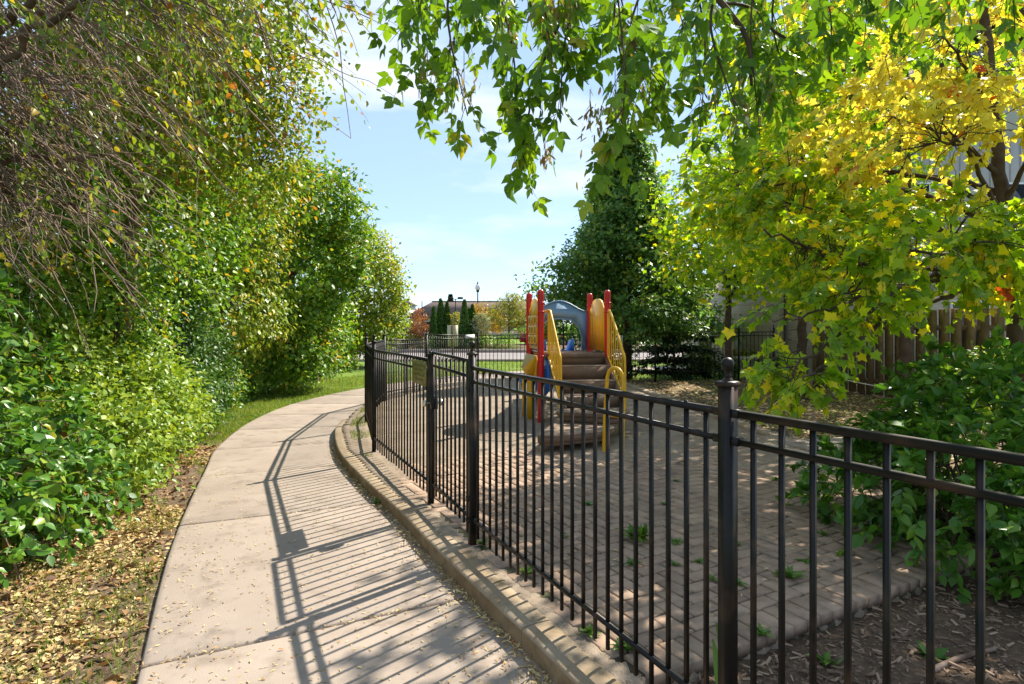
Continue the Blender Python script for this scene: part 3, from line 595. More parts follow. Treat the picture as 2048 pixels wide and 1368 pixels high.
side = np.array([-gd[1], gd[0]])
for h in (.16, .31, 1.06):
    q = b + gd * .04; mb = MB(); mb.tube([(q[0], q[1], h - .035), (q[0], q[1], h + .035)], .012, 8); mb.box((q[0] + gd[0] * .02, q[1] + gd[1] * .02, h), (.022, .036, .012), ax=gd); mb.build('hinge', M_iron, gate)
MB().box((a[0] + gd[0] * .035, a[1] + gd[1] * .035, .86), (.028, .026, .055), ax=gd).build('lock_box', M_iron, gate)
for s_ in (-1, 1):
    c = a + gd * .0 + side * s_ * .05; c2 = a + side * s_ * .085
    mb = MB(); mb.tube([(a[0] + side[0] * s_ * .02, a[1] + side[1] * s_ * .02, .85), (c[0], c[1], .85)], .009, 8); mb.tube([(c[0], c[1], .85), (c[0] * .7 + c2[0] * .3, c[1] * .7 + c2[1] * .3, .85), (c[0] * .3 + c2[0] * .7, c[1] * .3 + c2[1] * .7, .85), (c2[0], c2[1], .85)], [.014, .027, .028, .016], 12); mb.build('knob', M_steel, gate, smooth=True)
# sign plate tied to the fence panel beside the gate
fd = unit(np.array(Pd) - np.array(Pl)); q0 = np.array(Pl) + fd * .04; q1 = np.array(Pl) + fd * .47; fn = np.array([-fd[1], fd[0]]) * -1
mid = (q0 + q1) / 2 + np.array([fd[1], -fd[0]]) * -.026
sg = thing('fence_sign', 'small weathered olive sign plate tied to the fence beside the gate', 'sign', (mid[0], mid[1], 1.09))
MB().box((mid[0], mid[1], 1.085), (.215, .003, .105), ax=fd).build('plate', M_olive, sg)
mt = MB()
for k, (ww) in enumerate((.30, .24, .33, .20)):
    z = 1.15 - k * .043; mt.box((mid[0] - np.array([fd[1], -fd[0]])[0] * .0045, mid[1] - np.array([fd[1], -fd[0]])[1] * .0045, z), (ww / 2, .0008, .007), ax=fd)
mt.build('faded_lettering', mat('faded_paint', (.10, .09, .02), (.15, .14, .04), 30, .6, 0), sg)
for f in (-.19, .19): MB().tube([(mid[0] + fd[0] * f, mid[1] + fd[1] * f, 1.17), (mid[0] + fd[0] * f + .02, mid[1] + fd[1] * f, 1.2), (mid[0] + fd[0] * f, mid[1] + fd[1] * f, 1.215)], .003, 5).build('tie', M_iron, sg)
q = np.array(Pg) + (np.array(Ph) - np.array(Pg)) * .78
sg = MB().box((q[0] + .05, q[1] + .03, 1.20), (.24, .004, .05), ax=np.array(Ph) - np.array(Pg)).build('notice', M_white)
tag(sg, 'narrow white notice fixed behind the pickets of the rear fence', 'notice')

# ------------------------------------------------------------------ play structure
PX = np.array([.44, 9.18]); ang = R(9); e1 = np.array([math.cos(ang), math.sin(ang)]); e2 = np.array([-e1[1], e1[0]]); Wd, Dp = 1.06, .96
E1 = np.array([e1[0], e1[1], 0]); E2 = np.array([e2[0], e2[1], 0]); UP = np.array([0, 0, 1.0])
def S(a, b, z): return np.array([PX[0] + e1[0] * a + e2[0] * b, PX[1] + e1[1] * a + e2[1] * b, z])
ps = thing('play_structure', 'red, yellow and blue play structure with brown steps on the sand', 'play structure', (PX[0], PX[1], 0))
for a, b in ((0, 0), (Wd, 0), (0, Dp), (Wd, Dp)):
    c = S(a, b, 0); mb = MB(); mb.lathe([(.050, -.1), (.050, 1.96), (.0505, 1.965), (.0505, 1.99), (.046, 2.015), (.034, 2.035), (.015, 2.045)], c, 18); po = mb.build('post', M_red, ps, smooth=True)
    for h in (1.84, 1.70, 1.02): MB().lathe([(.051, -.014), (.056, -.011), (.056, .011), (.051, .014)], c + UP * h, 18).build('clamp', M_red, po)
DK = 1.06
MB().box(S(Wd / 2, Dp / 2, DK - .03), (Wd / 2 - .055, Dp / 2 + .02, .03), ax=e1).build('deck', M_tread, ps)
MB().box(S(Wd / 2, -.035, DK - .035), (Wd / 2 - .08, .022, .035), ax=e1).build('deck_edge', M_brown, ps)
x0, x1 = .17, Wd - .06
zs = [.89, .69, .51]
for k, z in enumerate(zs):                           # closed steps
    f, bk = -.05 - .25 * (k + 1), -.05 - .25 * k; st = MB(); st.bbox(S((x0 + x1) / 2, (f + bk) / 2 + .01, z - .006), ((x1 - x0) / 2, .135, .006), ax=e1, b=.002)
    so_ = st.build('step', M_tread, ps); zu = DK if k == 0 else zs[k - 1]
    MB().box(S((x0 + x1) / 2, bk + .0108, (z + zu - .0125) / 2), ((x1 - x0) / 2 - .002, .010, (zu - z - .0125) / 2), ax=e1).build('riser', M_brown, so_)
for xx in (x0 - .012, x1 + .012):                    # stringers
    MB().prism([(0, DK - .04), (-.86, .44), (-.86, .26), (-.70, .26), (0, .80)], S(xx - .009, -.03, 0), E2, UP, E1 * .018).build('stringer', M_brown, ps)
# two lower fan shaped treads
pl1 = [(.16, -.80), (.93, -.80), (.99, -1.0), (.95, -1.28), (.82, -1.45), (.64, -1.51), (-.02, -1.20), (.02, -.95)]
st = MB(); st.prism(pl1, S(0, 0, .332), E1, E2, UP * .008); so_ = st.build('step', M_tread, ps)
MB().prism([(a * .99 + .004, b * .995 - .004) for a, b in pl1], S(0, 0, .285), E1, E2, UP * .0465).build('tread_body', M_brown, so_)
MB().prism([(.01, -1.19), (.64, -1.495), (.82, -1.435), (.82, -1.41), (.64, -1.465), (.03, -1.165)], S(0, 0, .207), E1, E2, UP * .077).build('riser', M_brown, so_)
MB().prism([(.2, -.815), (.98, -.815), (.98, -.80), (.2, -.80)], S(0, 0, .342), E1, E2, UP * .145).build('riser', M_brown, so_)
pl2 = [(-.04, -1.16), (.63, -1.47), (.60, -1.70), (.48, -1.88), (.22, -2.02), (-.30, -2.16), (-.48, -2.11), (-.40, -1.9)]
st = MB(); st.prism(pl2, S(0, 0, .197), E1, E2, UP * .008); so_ = st.build('step', M_tread, ps)
MB().prism([(a * .99, b * .995 - .006) for a, b in pl2], S(0, 0, .115), E1, E2, UP * .0815).build('tread_body', M_brown, so_)
MB().prism([(.47, -1.87), (.22, -2.01), (-.30, -2.15), (-.46, -2.10), (-.45, -2.07), (-.30, -2.12), (.21, -1.98), (.45, -1.85)], S(0, 0, .085), E1, E2, UP * .0295).build('apron', M_brown, so_)
for a, b, h in ((-.41, -2.05, .155), (.86, -1.15, .29), (.12, -.98, .29), (.45, -1.7, .155)):
    MB().tube([S(a, b, -.1), S(a, b, h)], .022, 10).build('leg', M_yel, ps, smooth=True)
# stair railings
for sx, xx in ((0, .115), (1, Wd - .005)):
    rl = bpy.data.objects.new('railing', None); C.objects.link(rl); rl.parent = ps; rl.empty_display_size = .1
    path_ = [S(xx - (.05 if not sx else -.0), .0, 1.70), S(xx, -.10, 1.72), S(xx, -.20, 1.66), S(xx, -.50, 1.36), S(xx, -.74, 1.10), S(xx, -.80, 1.00), S(xx, -.81, .60), S(xx, -.81, .30)]
    c = resample(spline(path_, 60), .03); MB().tube(c, .019, 8).build('handrail', M_yel, rl, smooth=True)
    MB().tube([S(xx, -.04, 1.02), S(xx, -.80, .42)], .016, 8).build('bottom_rail', M_yel, rl, smooth=True)
    MB().tube([S(xx, -.04, .98), S(xx, -.04, 1.70)], .017, 8).build('end_bar', M_yel, rl, smooth=True)
    for k in range(7):
        y = -.12 - .095 * k; zt = np.interp(-y, [.1, .2, .5, .74, .8], [1.715, 1.66, 1.36, 1.10, 1.0]); zb = 1.02 + (y + .04) / .76 * .6
        MB().tube([S(xx, y, zb), S(xx, y, zt)], .0085, 6).build('bar', M_yel, rl, smooth=True)
# hoop handrail beside the lowest steps
hp = [S(.31, -2.15, -.1), S(.33, -2.16, .5), S(.35, -2.17, .86)]
for k in range(9):
    t = math.pi * k / 8; f = (1 - math.cos(t)) / 2; hp.append(S(.355 + .11 * f, -2.17 - .22 * f, .88 + .12 * math.sin(t)))
hp += [S(.465, -2.40, .82), S(.45, -2.44, .4), S(.42, -2.48, -.1)]
MB().tube(resample(spline(hp, 70), .03), .021, 10).build('hoop_handrail', M_yel, ps, smooth=True)
MB().tube([S(.335, -2.17, .44), S(.45, -2.43, .44)], .014, 8).build('hoop_crossbar', M_yel, ps, smooth=True)
# side panels with arched heads
def headed(w_, zb, zt):
    pts = [(.0, zb), (w_, zb), (w_, zt - .2)]
    for k in range(9):
        t = k / 8 * math.pi; pts.append((w_ / 2 + math.cos(t) * w_ * .36, zt - .13 + .13 * math.sin(t)))
    return pts + [(0, zt - .2)]
pw = Dp - .13
lp = MB().prism(headed(pw, DK + .52, 1.93), S(-.012, .065, 0), E2, UP, E1 * .024).build('side_panel', M_yel, ps)
for f in (0.0, .93): MB().prism([(f * pw, DK + .06), (f * pw + .06, DK + .06), (f * pw + .06, DK + .53), (f * pw, DK + .53)], S(-.010, .065, 0), E2, UP, E1 * .02).build('panel_frame', M_yel, lp)
MB().prism([(.06, DK + .06), (pw - .03, DK + .06), (pw - .03, DK + .12), (.06, DK + .12)], S(-.009, .065, 0), E2, UP, E1 * .018).build('panel_frame', M_beige, lp)
for r_ in range(3):                                   # turning blocks with crosses and rings
    for c_ in range(3):
        o_ = S(-.045, .065 + .07 + c_ * .235, DK + .135 + r_ * .155)
        bl = MB().prism([(0, 0), (.215, 0), (.215, .145), (0, .145)], o_, E2, UP, E1 * .085).build('turning_block', M_yel, lp)
        mm = MB(); cc_ = o_ + E2 * .107 + UP * .072
        for sgn in (-1, 1):
            off = E1 * (-.002 if sgn < 0 else .087)
            if (r_ + c_) % 2:
                for s_ in (-1, 1): mm.prism([(-.045, -.045 * s_ - .009), (-.045, -.045 * s_ + .009), (.045, .045 * s_ + .009), (.045, .045 * s_ - .009)], cc_ + off, E2, UP, E1 * (.002 * sgn + .0007 * s_))
            else:
                ring = [(math.cos(t) * .05, math.sin(t) * .05) for t in np.linspace(0, 2 * math.pi, 17)] + [(math.cos(t) * .032, math.sin(t) * .032) for t in np.linspace(2 * math.pi, 0, 17)]
                mm.prism(ring, cc_ + off, E2, UP, E1 * .002 * sgn)
        mm.build('mark', M_mark, bl)
rp_ = MB().prism(headed(pw, DK + .03, 1.93), S(Wd - .03, .065, 0), E2, UP, E1 * .03).build('side_panel', M_yel, ps)
for k in range(5): MB().prism([(.10 + k * .15, DK + .1), (.14 + k * .15, DK + .1), (.14 + k * .15, 1.66), (.10 + k * .15, 1.66)], S(Wd - .036, .065, 0), E2, UP, E1 * .006).build('rib', M_yel, rp_)
# blue arch at the slide exit
outer = [(.04, DK + .02), (.0, 1.50), (.03, 1.74)] + [(.10 + .84 * k / 10, 1.74 + .17 * math.sin(math.pi * k / 10) ** 1.3) for k in range(11)] + [(Wd - .03, 1.74), (Wd - .0, 1.50), (Wd - .04, DK + .02)]
innr = [(Wd - .15, DK + .02), (Wd - .14, 1.28), (Wd - .20, 1.48), (Wd - .32, 1.585), (Wd / 2, 1.61), (.32, 1.585), (.20, 1.48), (.14, 1.28), (.15, DK + .02)]
ar = MB(); oo = np.array(outer); half = len(outer) // 2
ar.prism(outer + innr, S(0, Dp + .0, 0), E1, UP, E2 * .05); arch = ar.build('arch_panel', M_blue, ps)
rim = MB(); rim.tube([S(x, Dp - .004, z) for x, z in innr], .014, 6, False); rim.tube([S(x, Dp - .004, z) for x, z in outer], .012, 6, False); rim.build('rim', M_blue, arch, smooth=True)
# slide behind and its hood
sl_ = MB(); pts = [(Dp + .02, DK + .01), (Dp + .25, DK), (Dp + .7, .78), (Dp + 1.3, .40), (Dp + 1.8, .20), (Dp + 2.1, .17)]
for xx, hh, tk in ((.30, .0, .46), (.27, .18, .03), (.76, .18, .03)):
    prof_ = [(b, z + hh) for b, z in pts] + [(b, z - .03) for b, z in pts[::-1]]; sl_.prism(prof_, S(xx, 0, 0), E2, UP, E1 * tk)
sl_.build('slide', M_slide, ps)
MB().prism([(-.02, .50), (.42, .30), (.46, .42), (.46, 1.0), (-.02, 1.0)], S(.10, -.02, 0), E2, UP, E1 * .03).build('under_deck_panel', M_slide, ps)
# faceted beige and yellow play counter hung on the left side, under the deck
fc = MB(); c = S(-.17, .45, .80)
oc = [(-.20, .0), (0, -.36), (.15, -.22), (.15, .22), (0, .36)]
fc.prism([(-.36, .62), (.36, .62), (.40, 1.02), (-.40, 1.02)], S(-.06, .48, 0), E2, UP, E1 * .03); fp = fc.build('counter_panel', M_yel, ps)
MB().add([S(-.07, .06, 1.03), S(-.07, .90, 1.03), S(-.22, .48, .82), S(-.06, .25, .70), S(-.06, .70, .70)], [[0, 1, 2], [0, 2, 3], [1, 4, 2], [2, 4, 3]]).build('facet', M_beige, fp)
MB().add([S(-.064, .06, 1.03), S(-.064, .25, .70), S(-.20, .10, .74), S(-.215, .45, .79), S(-.064, .45, .62)], [[0, 1, 2], [0, 2, 3], [1, 4, 2], [2, 4, 3]]).build('facet', M_yel, fp)
MB().bbox(S(-.09, .36, .37), (.055, .05, .37), ax=e1, b=.01).build('counter_leg', M_yel, ps)
MB().bbox(S(-.14, .66, .35), (.03, .03, .35), ax=e1, b=.01).build('counter_leg', M_yel, ps)
rs = thing('spring_rider', 'small brown stem with a blue knob standing beside the play structure', 'play element', tuple(P(1047, 805, 12.0) * [1, 1, 0]))
b_ = np.array(rs.location); MB().tube(spline([b_, b_ + [.06, 0, .14], b_ + [-.02, 0, .28], b_ + [-.02, 0, .38]], 14), .028, 8).build('stem', M_brown, rs, smooth=True)
MB().lathe([(.02, -.09), (.075, -.06), (.095, 0), (.075, .06), (.02, .09)], b_ + [-.02, 0, .43], 14).build('knob', M_slide, rs, smooth=True)

# ------------------------------------------------------------------ background beyond the road
def at(u, d, z=0.0): return (float((u - 1024) / FPX * d), float(d), float(z))
def building(name, label, x0, x1, y0, y1, zg, ze, zr, wall, roof, hip=2.5):
    o = thing(name, label, 'building', ((x0 + x1) / 2, y0, zg)); MB().box(((x0 + x1) / 2, (y0 + y1) / 2, (zg + ze) / 2), ((x1 - x0) / 2, (y1 - y0) / 2, (ze - zg) / 2)).build('wall', wall, o)
    e = .5; a, b, c, d = x0 - e, x1 + e, y0 - e, y1 + e; ym = (c + d) / 2
    rf = MB().add([(a, c, ze), (b, c, ze), (b, d, ze), (a, d, ze), (a + hip, ym - .2, zr), (b - hip, ym - .2, zr), (b - hip, ym + .2, zr), (a + hip, ym + .2, zr)],
                  [[0, 1, 5, 4], [1, 2, 6, 5], [2, 3, 7, 6], [3, 0, 4, 7], [4, 5, 6, 7], [3, 2, 1, 0]]).build('roof', roof, o)
    MB().box(((x0 + x1) / 2, c - .03, ze - .09), ((b - a) / 2, .04, .1)).build('gutter', M_roofd, rf); MB().box(((x0 + x1) / 2, ym, zr + .05), ((b - a) / 2 - hip, .25, .06)).build('ridge_cap', M_roofd, rf)
    return o
def window(o, x, y, z, w_, h_, frame=M_white):
    f = MB().box((x, y - .03, z), (w_ / 2 + .06, .03, h_ / 2 + .06)).build('window', frame, o); MB().box((x, y - .055, z), (w_ / 2, .03, h_ / 2)).build('pane', M_glass, f)
o = building('long_building', 'low tan building with a wide brown hipped roof across the road', -12.6, 6, 74, 84, -.2, 2.55, 4.55, M_tan, M_roof, 2.6)
for x in (-10.5, -8.2, -5.5, -2): window(o, x, 74, 1.3, 1.1, 1.2)
MB().box((-3, 73.93, .25), (9.6, .06, .45)).build('brick_plinth', M_brick, o)
o = building('far_house', 'pale house with a dark window far behind the brown roof', -18.6, -15.9, 92, 99, -.2, 4.6, 5.4, M_white, M_roofd, 1.2)
window(o, -16.6, 92, 3.7, 1.1, 1.2)
o = thing('white_fence', 'pale vertical board fence beside the hedge across the road', 'fence', at(770, 46, -.1))
for k in range(24): MB().box(at(752 + k * 3.3, 46, .62), (.056, .02, .78)).build('board', M_white, o)
for z in (.2, 1.15): MB().box(at(790, 46.05, z), (1.55, .03, .05)).build('rail', M_white, o)
lo = thing('low_wall', 'low white wall at the far end of the path', 'wall', at(770, 43, -.1)); MB().bbox(at(765, 43, .3), (1.2, .12, .42), b=.02).build('wall', M_white, lo); MB().bbox(at(765, 43, .745), (1.25, .16, .03), b=.01).build('coping', M_conc, lo)
def pole(name, label, u, d, h, heads):
    b = np.array(at(u, d, -.2)); o = thing(name, label, 'lamp post', tuple(b)); MB().tube([b, b + [0, 0, h * .5], b + [0, 0, h]], [.07, .055, .045], 8).build('pole', M_iron, o, smooth=True)
    MB().bbox(b + [0, 0, .2], (.16, .16, .22), b=.04).build('base', M_conc, o)
    for s_ in heads: 
        MB().tube([b + [0, 0, h - .1], b + [s_ * .3, 0, h + .05]], .03, 6).build('arm', M_iron, o); MB().bbox(b + [s_ * .5, 0, h + .08], (.26, .2, .11), b=.03).build('flood_head', M_iron, o)
    return b, o
pole('light_pole', 'plain thin dark pole in front of the brown roof', 844, 60, 4.1, ())
pole('light_pole', 'tall dark pole with two flood lights above the brown roof', 911, 62, 4.4, (-1, 1))
b, o = pole('street_lamp', 'old style street lamp with a white globe above gold leaves', 955.5, 44, 4.15, ())
MB().lathe([(.05, 0), (.12, .05), (.10, .12), (.13, .16)], b + [0, 0, 4.1], 14).build('collar', M_iron, o, smooth=True)
MB().lathe([(.12, 0), (.19, .10), (.20, .24), (.14, .40), (.06, .47)], b + [0, 0, 4.26], 16).build('globe', M_globe, o, smooth=True)
MB().lathe([(.07, 0), (.09, .03), (.02, .12), (.012, .2)], b + [0, 0, 4.72], 10).build('finial', M_iron, o, smooth=True)
b = np.array(at(905, 25.5, -.2)); o = thing('road_sign', 'pair of blank beige sign boards set in a V on a post by the road', 'sign', tuple(b))
MB().box(b + [-.0, 0, .85], (.04, .03, .85)).build('post', M_wood, o)
for s_ in (-1, 1): MB().box(b + [s_ * .14, .03, 1.24], (.095, .012, .45), ax=(1, s_ * .5)).build('board', M_signb, o)

def car(label, base, rz, paint):
    o = thing('parked_car', label, 'car', tuple(base), 'cars parked along the road'); ax = np.array([math.cos(rz), math.sin(rz), 0]); ay = np.array([-ax[1], ax[0], 0]); b = np.array(base)
    body = [(-2.1, .35), (-2.1, .85), (-1.9, .98), (1.0, .95), (1.9, .82), (2.1, .65), (2.1, .35)]; MB().prism(body, b - ay * .85, ax, UP, ay * 1.7).build('body', paint, o)
    cab = [(-1.8, .97), (-1.3, 1.45), (.1, 1.48), (.95, .96)]; MB().prism(cab, b - ay * .74, ax, UP, ay * 1.48).build('cabin_glass', M_glass, o)
    MB().prism([(-1.32, 1.44), (-1.2, 1.50), (.0, 1.53), (.12, 1.47)], b - ay * .75, ax, UP, ay * 1.5).build('roof', paint, o)
    for x in (-1.3, 1.3):
        for s_ in (-1, 1):
            c = b + ax * x + ay * s_ * .76 + UP * .32; wv = MB().tube([c - ay * .1, c + ay * .1], .32, 16).build('wheel', M_tyre, o); MB().tube([c - ay * .11, c + ay * .11], .18, 12).build('rim', M_steel, wv)
    for s_ in (-1, 1): MB().box(b + ax * 2.08 + ay * s_ * .6 + UP * .7, (.04, .16, .07), ax=ax[:2]).build('headlight', M_globe, o)
car('red car parked beyond the rear fence, left of the play structure', at(1092, 48, -.2), R(4), M_carp)
car('silver car parked beyond the rear fence, seen through the blue arch', at(1190, 47, -.2), R(176), M_cars)
# planting across the road
for k, (u, d, top, wd) in enumerate(((867, 37.6, 617, .24), (881, 38.2, 601, .33), (894, 38.4, 606, .28), (929, 37.8, 603, .34), (945, 38.4, 612, .28), (938.5, 39, 620, .3))):
    b = np.array(at(u, d, -.08)); H = 1.5 + (650 - top) / FPX * d; n = 2600
    o = thing('thuja', ['leftmost narrow green thuja of the left clump', 'tallest thuja of the left clump, in the middle', 'right hand thuja of the left clump', 'tallest thuja of the right clump', 'right hand thuja of the right clump', 'thuja half hidden behind the tallest of the right clump'][k], 'thuja', tuple(b), 'thujas across the road')
    t = rng.random(n) ** .8; rr = wd * (1 - t ** 1.6) ** .7 * np.clip(.55 + t * 3, 0, 1) * (1 - .35 * rng.random(n) ** 2); th = rng.random(n) * 2 * np.pi; rr = rr * (1 + .12 * np.sin(th * 5 + t * 9))
    p = b + np.stack([rr * np.cos(th), rr * np.sin(th), .05 + t * (H + .05)], -1); out = np.stack([np.cos(th), np.sin(th), np.full(n, .6)], -1)
    mb = MB(); put_leaves(mb, T_FAR, p, frames(unit(out * .4 + [0, 0, 1] + rng.normal(0, .25, (n, 3))), out + rng.normal(0, .4, (n, 3))), .15 * rng.uniform(.6, 1.2, n)); mb.build('foliage', L_thuja, o, attr=True, kind='stuff')
    MB().tube([b - [0, 0, .05], b + [0, 0, H * .9]], [.05, .01], 6).build('trunk', M_bark, o)
def blob_at(u, v, d, r, rz=None): q = P(u, v, d); return (q[0], q[1], q[2], r, r, rz or r)
shrub('red_shrub', 'red leaved shrub across the road, left of the thujas', at(838, 37.5, -.08), [blob_at(838, 650, 37.5, .58, .95), blob_at(830, 670, 37.4, .5, .6)], L_red, .13, nclump=160, per=12, spread=.12)
shrub('gold_shrub', 'pale gold shrub across the road, left of the red one', at(812, 37.4, -.08), [blob_at(812, 668, 37.4, .55, .75)], L_yelg, .13, nclump=110, per=12, spread=.12)
shrub('yellow_shrub', 'small yellow green shrub between the two thuja clumps', at(912, 38.4, -.08), [blob_at(911, 645, 38.4, .45, .7)], L_yelg, .12, nclump=90, per=12, spread=.12)
shrub('silver_shrub', 'silver green shrub at the right foot of the thujas', at(962, 38, -.08), [blob_at(962, 655, 38, .6, 1.0)], L_silver, .12, nclump=150, per=12, spread=.12)
tree('golden_tree', 'golden leaved tree under the street lamp', 'tree', at(972, 43, -.08), [blob_at(968, 632, 43, 1.1, 1.0), blob_at(985, 645, 43, .9, .8)], L_orange, .15, nclump=190, per=14, spread=.17, trunk_h=.8, twigs=60)
tree('willow_tree', 'yellow green rounded tree left of the play structure', 'tree', at(1018, 41, -.08), [blob_at(1008, 630, 41, 1.25, 1.1), blob_at(1035, 625, 41, 1.2, 1.15), blob_at(1022, 605, 41, .8, .7), blob_at(1050, 645, 41.5, 1.0, .9)], L_yelg, .14, nclump=420, per=14, spread=.17, trunk_h=.7, twigs=90)
hd = [(755, 860), (860, 950), (950, 1025), (1180, 1300), (1300, 1420)]
for k, (u0, u1) in enumerate(hd):
    a, b = np.array(at(u0, 37)), np.array(at(u1, 37)); bl = [(a[0] + (b[0] - a[0]) * f, 37 + rng.normal(0, .1), .35, .75, .5, .55 + rng.normal(0, .06)) for f in (.12, .37, .62, .88)]
    shrub('clipped_hedge', ['hedge length behind the far kerb below the gold shrub', 'hedge length at the foot of the thujas', 'hedge length behind the far kerb below the yellow green tree', 'hedge length seen through the rear fence right of the steps', 'hedge length seen through the rear fence behind the conifer'][k], ((a[0] + b[0]) / 2, 37, -.08), bl, [L_hedge, L_dark, L_hedge, L_dark, L_dark][k], .1, nclump=260, per=12, spread=.11, cat='hedge', group='hedge across the road')
b = np.array(at(901, 100, -.2)); o = thing('spruce_tree', 'dark spruce top showing over the brown roof', 'tree', tuple(b)); n = 2200
t = rng.random(n) ** .8; rr = 1.5 * (1 - t) * (.6 + .4 * np.abs(np.sin(t * 22))) * np.sqrt(rng.random(n)); th = rng.random(n) * 2 * np.pi
p = b + np.stack([rr * np.cos(th), rr * np.sin(th), 1.2 + t * 5.6], -1); out = np.stack([np.cos(th), np.sin(th), np.full(n, -.1)], -1); mb = MB(); put_leaves(mb, T_FAR, p, frames(out + rng.normal(0, .2, (n, 3)), np.array([0, 0, 1.0]) + rng.normal(0, .3, (n, 3))), .4 * rng.uniform(.6, 1.2, n))
mb.build('crown', L_spruce, o, attr=True, kind='stuff'); MB().tube([b, b + [0, 0, 6.6]], [.16, .02], 8).build('trunk', M_bark, o)
# distant tree line left and right, behind everything
for k, (x, y, r_, h_, lab) in enumerate(((-26, 60, 5, 6.5, 'distant rounded tree beyond the hedge, left of the pale house'), (16, 58, 5, 6, 'distant tree behind the linden'), (30, 62, 6, 8, 'large distant tree behind the brick house'), (44, 70, 7, 9, 'far tree at the right behind the house'), (8.5, 50, 3.2, 4.2, 'distant low tree seen between the yellow green tree and the linden'))):
    tree('distant_tree', lab, 'tree', (x, y, -.2), [(x, y, h_ * .55, r_ * .7, r_ * .6, h_ * .42), (x + r_ * .4, y, h_ * .45, r_ * .5, r_ * .5, h_ * .35), (x - r_ * .4, y, h_ * .5, r_ * .5, r_ * .5, h_ * .35)], L_hedge, .42, nclump=260, per=12, spread=.5, trunk_h=h_ * .3, r0=.25, twigs=40, group='distant trees')

# ------------------------------------------------------------------ right hand side: house, wood fence, shrubs
hx0, hx1, hy0, hy1 = 7.35, 18.5, 17.4, 26
o = thing('brick_house', 'house with brick ground floor and grey board siding behind the maples', 'house', ((hx0 + hx1) / 2, hy0, 0))
MB().box(((hx0 + hx1) / 2, (hy0 + hy1) / 2, 1.4), ((hx1 - hx0) / 2, (hy1 - hy0) / 2, 1.6)).build('wall', M_brick, o)
up_ = MB().box(((hx0 + hx1) / 2 + 1.2, (hy0 + hy1) / 2, 4.9), ((hx1 - hx0) / 2 - 1.2, (hy1 - hy0) / 2 + .06, 1.9)).build('upper_wall', M_siding, o)
for k in range(31): MB().box((hx0 + 2.42 + k * .29, hy0 - .075, 4.9), (.022, .014, 1.88)).build('batten', M_siding, up_)
MB().box(((hx0 + hx1) / 2, hy0 - .10, 3.02), ((hx1 - hx0) / 2 + .1, .14, .07)).build('band_course', M_white, o)
xm = 14.2; zr = 10.6; th_ = .18
gb_ = MB().prism([(hx0 + 2.4, 6.78), (hx1, 6.78), (xm, 10.1)], (0, hy0 + .02, 0), (1, 0, 0), (0, 0, 1), (0, .1, 0)).build('gable_wall', M_siding, o)
for s_, xe in ((-1, hx0 + 1.6), (1, hx1 + .9)):
    a = np.array([xe, 6.2]); b = np.array([xm, zr]); MB().prism([tuple(a), tuple(b), tuple(b + [0, th_]), tuple(a + [0, th_])] if s_ < 0 else [tuple(b), tuple(a), tuple(a + [0, th_]), tuple(b + [0, th_])], (0, hy0 - .55, 0), (1, 0, 0), (0, 0, 1), (0, hy1 - hy0 + 1.1, 0)).build('roof', M_roofd, o)
MB().box((hx0 + 1.2, hy0 + 3, 3.25), (1.4, 3.4, .12)).build('porch_roof', M_roofd, o)
for x, z in ((11.5, 4.9), (14.5, 4.9), (13.2, 1.5)): window(o, x, hy0 - .06, z, 1.0, 1.3)
MB().tube([(hx0 + .55, hy0 - .08, -.05), (hx0 + .55, hy0 - .08, 2.95)], .05, 8).build('downspout', M_roofd, o)
# board-on-board wood fence
wf = thing('wood_fence', 'brown board on board wooden fence below the maple branch', 'fence', (7.3, 13, 0)); wa, wb = np.array([7.15, 14.2]), np.array([8.0, 9.2]); wd_ = unit(wb - wa); wn = np.array([-wd_[1], wd_[0]])
me_b = MB().bbox((0, 0, .9), (.068, .010, .86), b=.006).mesh('board'); me_b.materials.append(M_wood); L_ = np.linalg.norm(wb - wa); nb = int(L_ / .125)
for k in range(nb):
    q = wa + wd_ * (k + .5) * .125 + wn * (.03 if k % 2 else -.03); inst('board', me_b, wf, (q[0] - 7.3, q[1] - 13, rng.normal(.02, .008)), math.atan2(wd_[1], wd_[0]) + rng.normal(0, .015))
mid = (wa + wb) / 2
for z in (.35, 1.45): MB().box((mid[0], mid[1], z), (L_ / 2, .019, .045), ax=wd_).build('rail', M_wood, wf)
for k in range(3): q = wa + (wb - wa) * k / 2; MB().bbox((q[0] + wn[0] * .09, q[1] + wn[1] * .09, .93), (.045, .045, .95), b=.02).build('post', M_wood, wf)
cd = MB(); q0, q1 = P(1668, 754, 12.6), P(1850, 786, 9.6); cd.tube(curve3(q0[None], q1[None], -.03, 14)[0], .011, 6); cd.tube([q0, [q0[0], q0[1], -.05]], .012, 6); cd.tube([q1, [q1[0], q1[1], -.05]], .012, 6)
tag(cd.build('cord', M_rope), 'thin white cord strung in front of the wooden fence', 'cord')
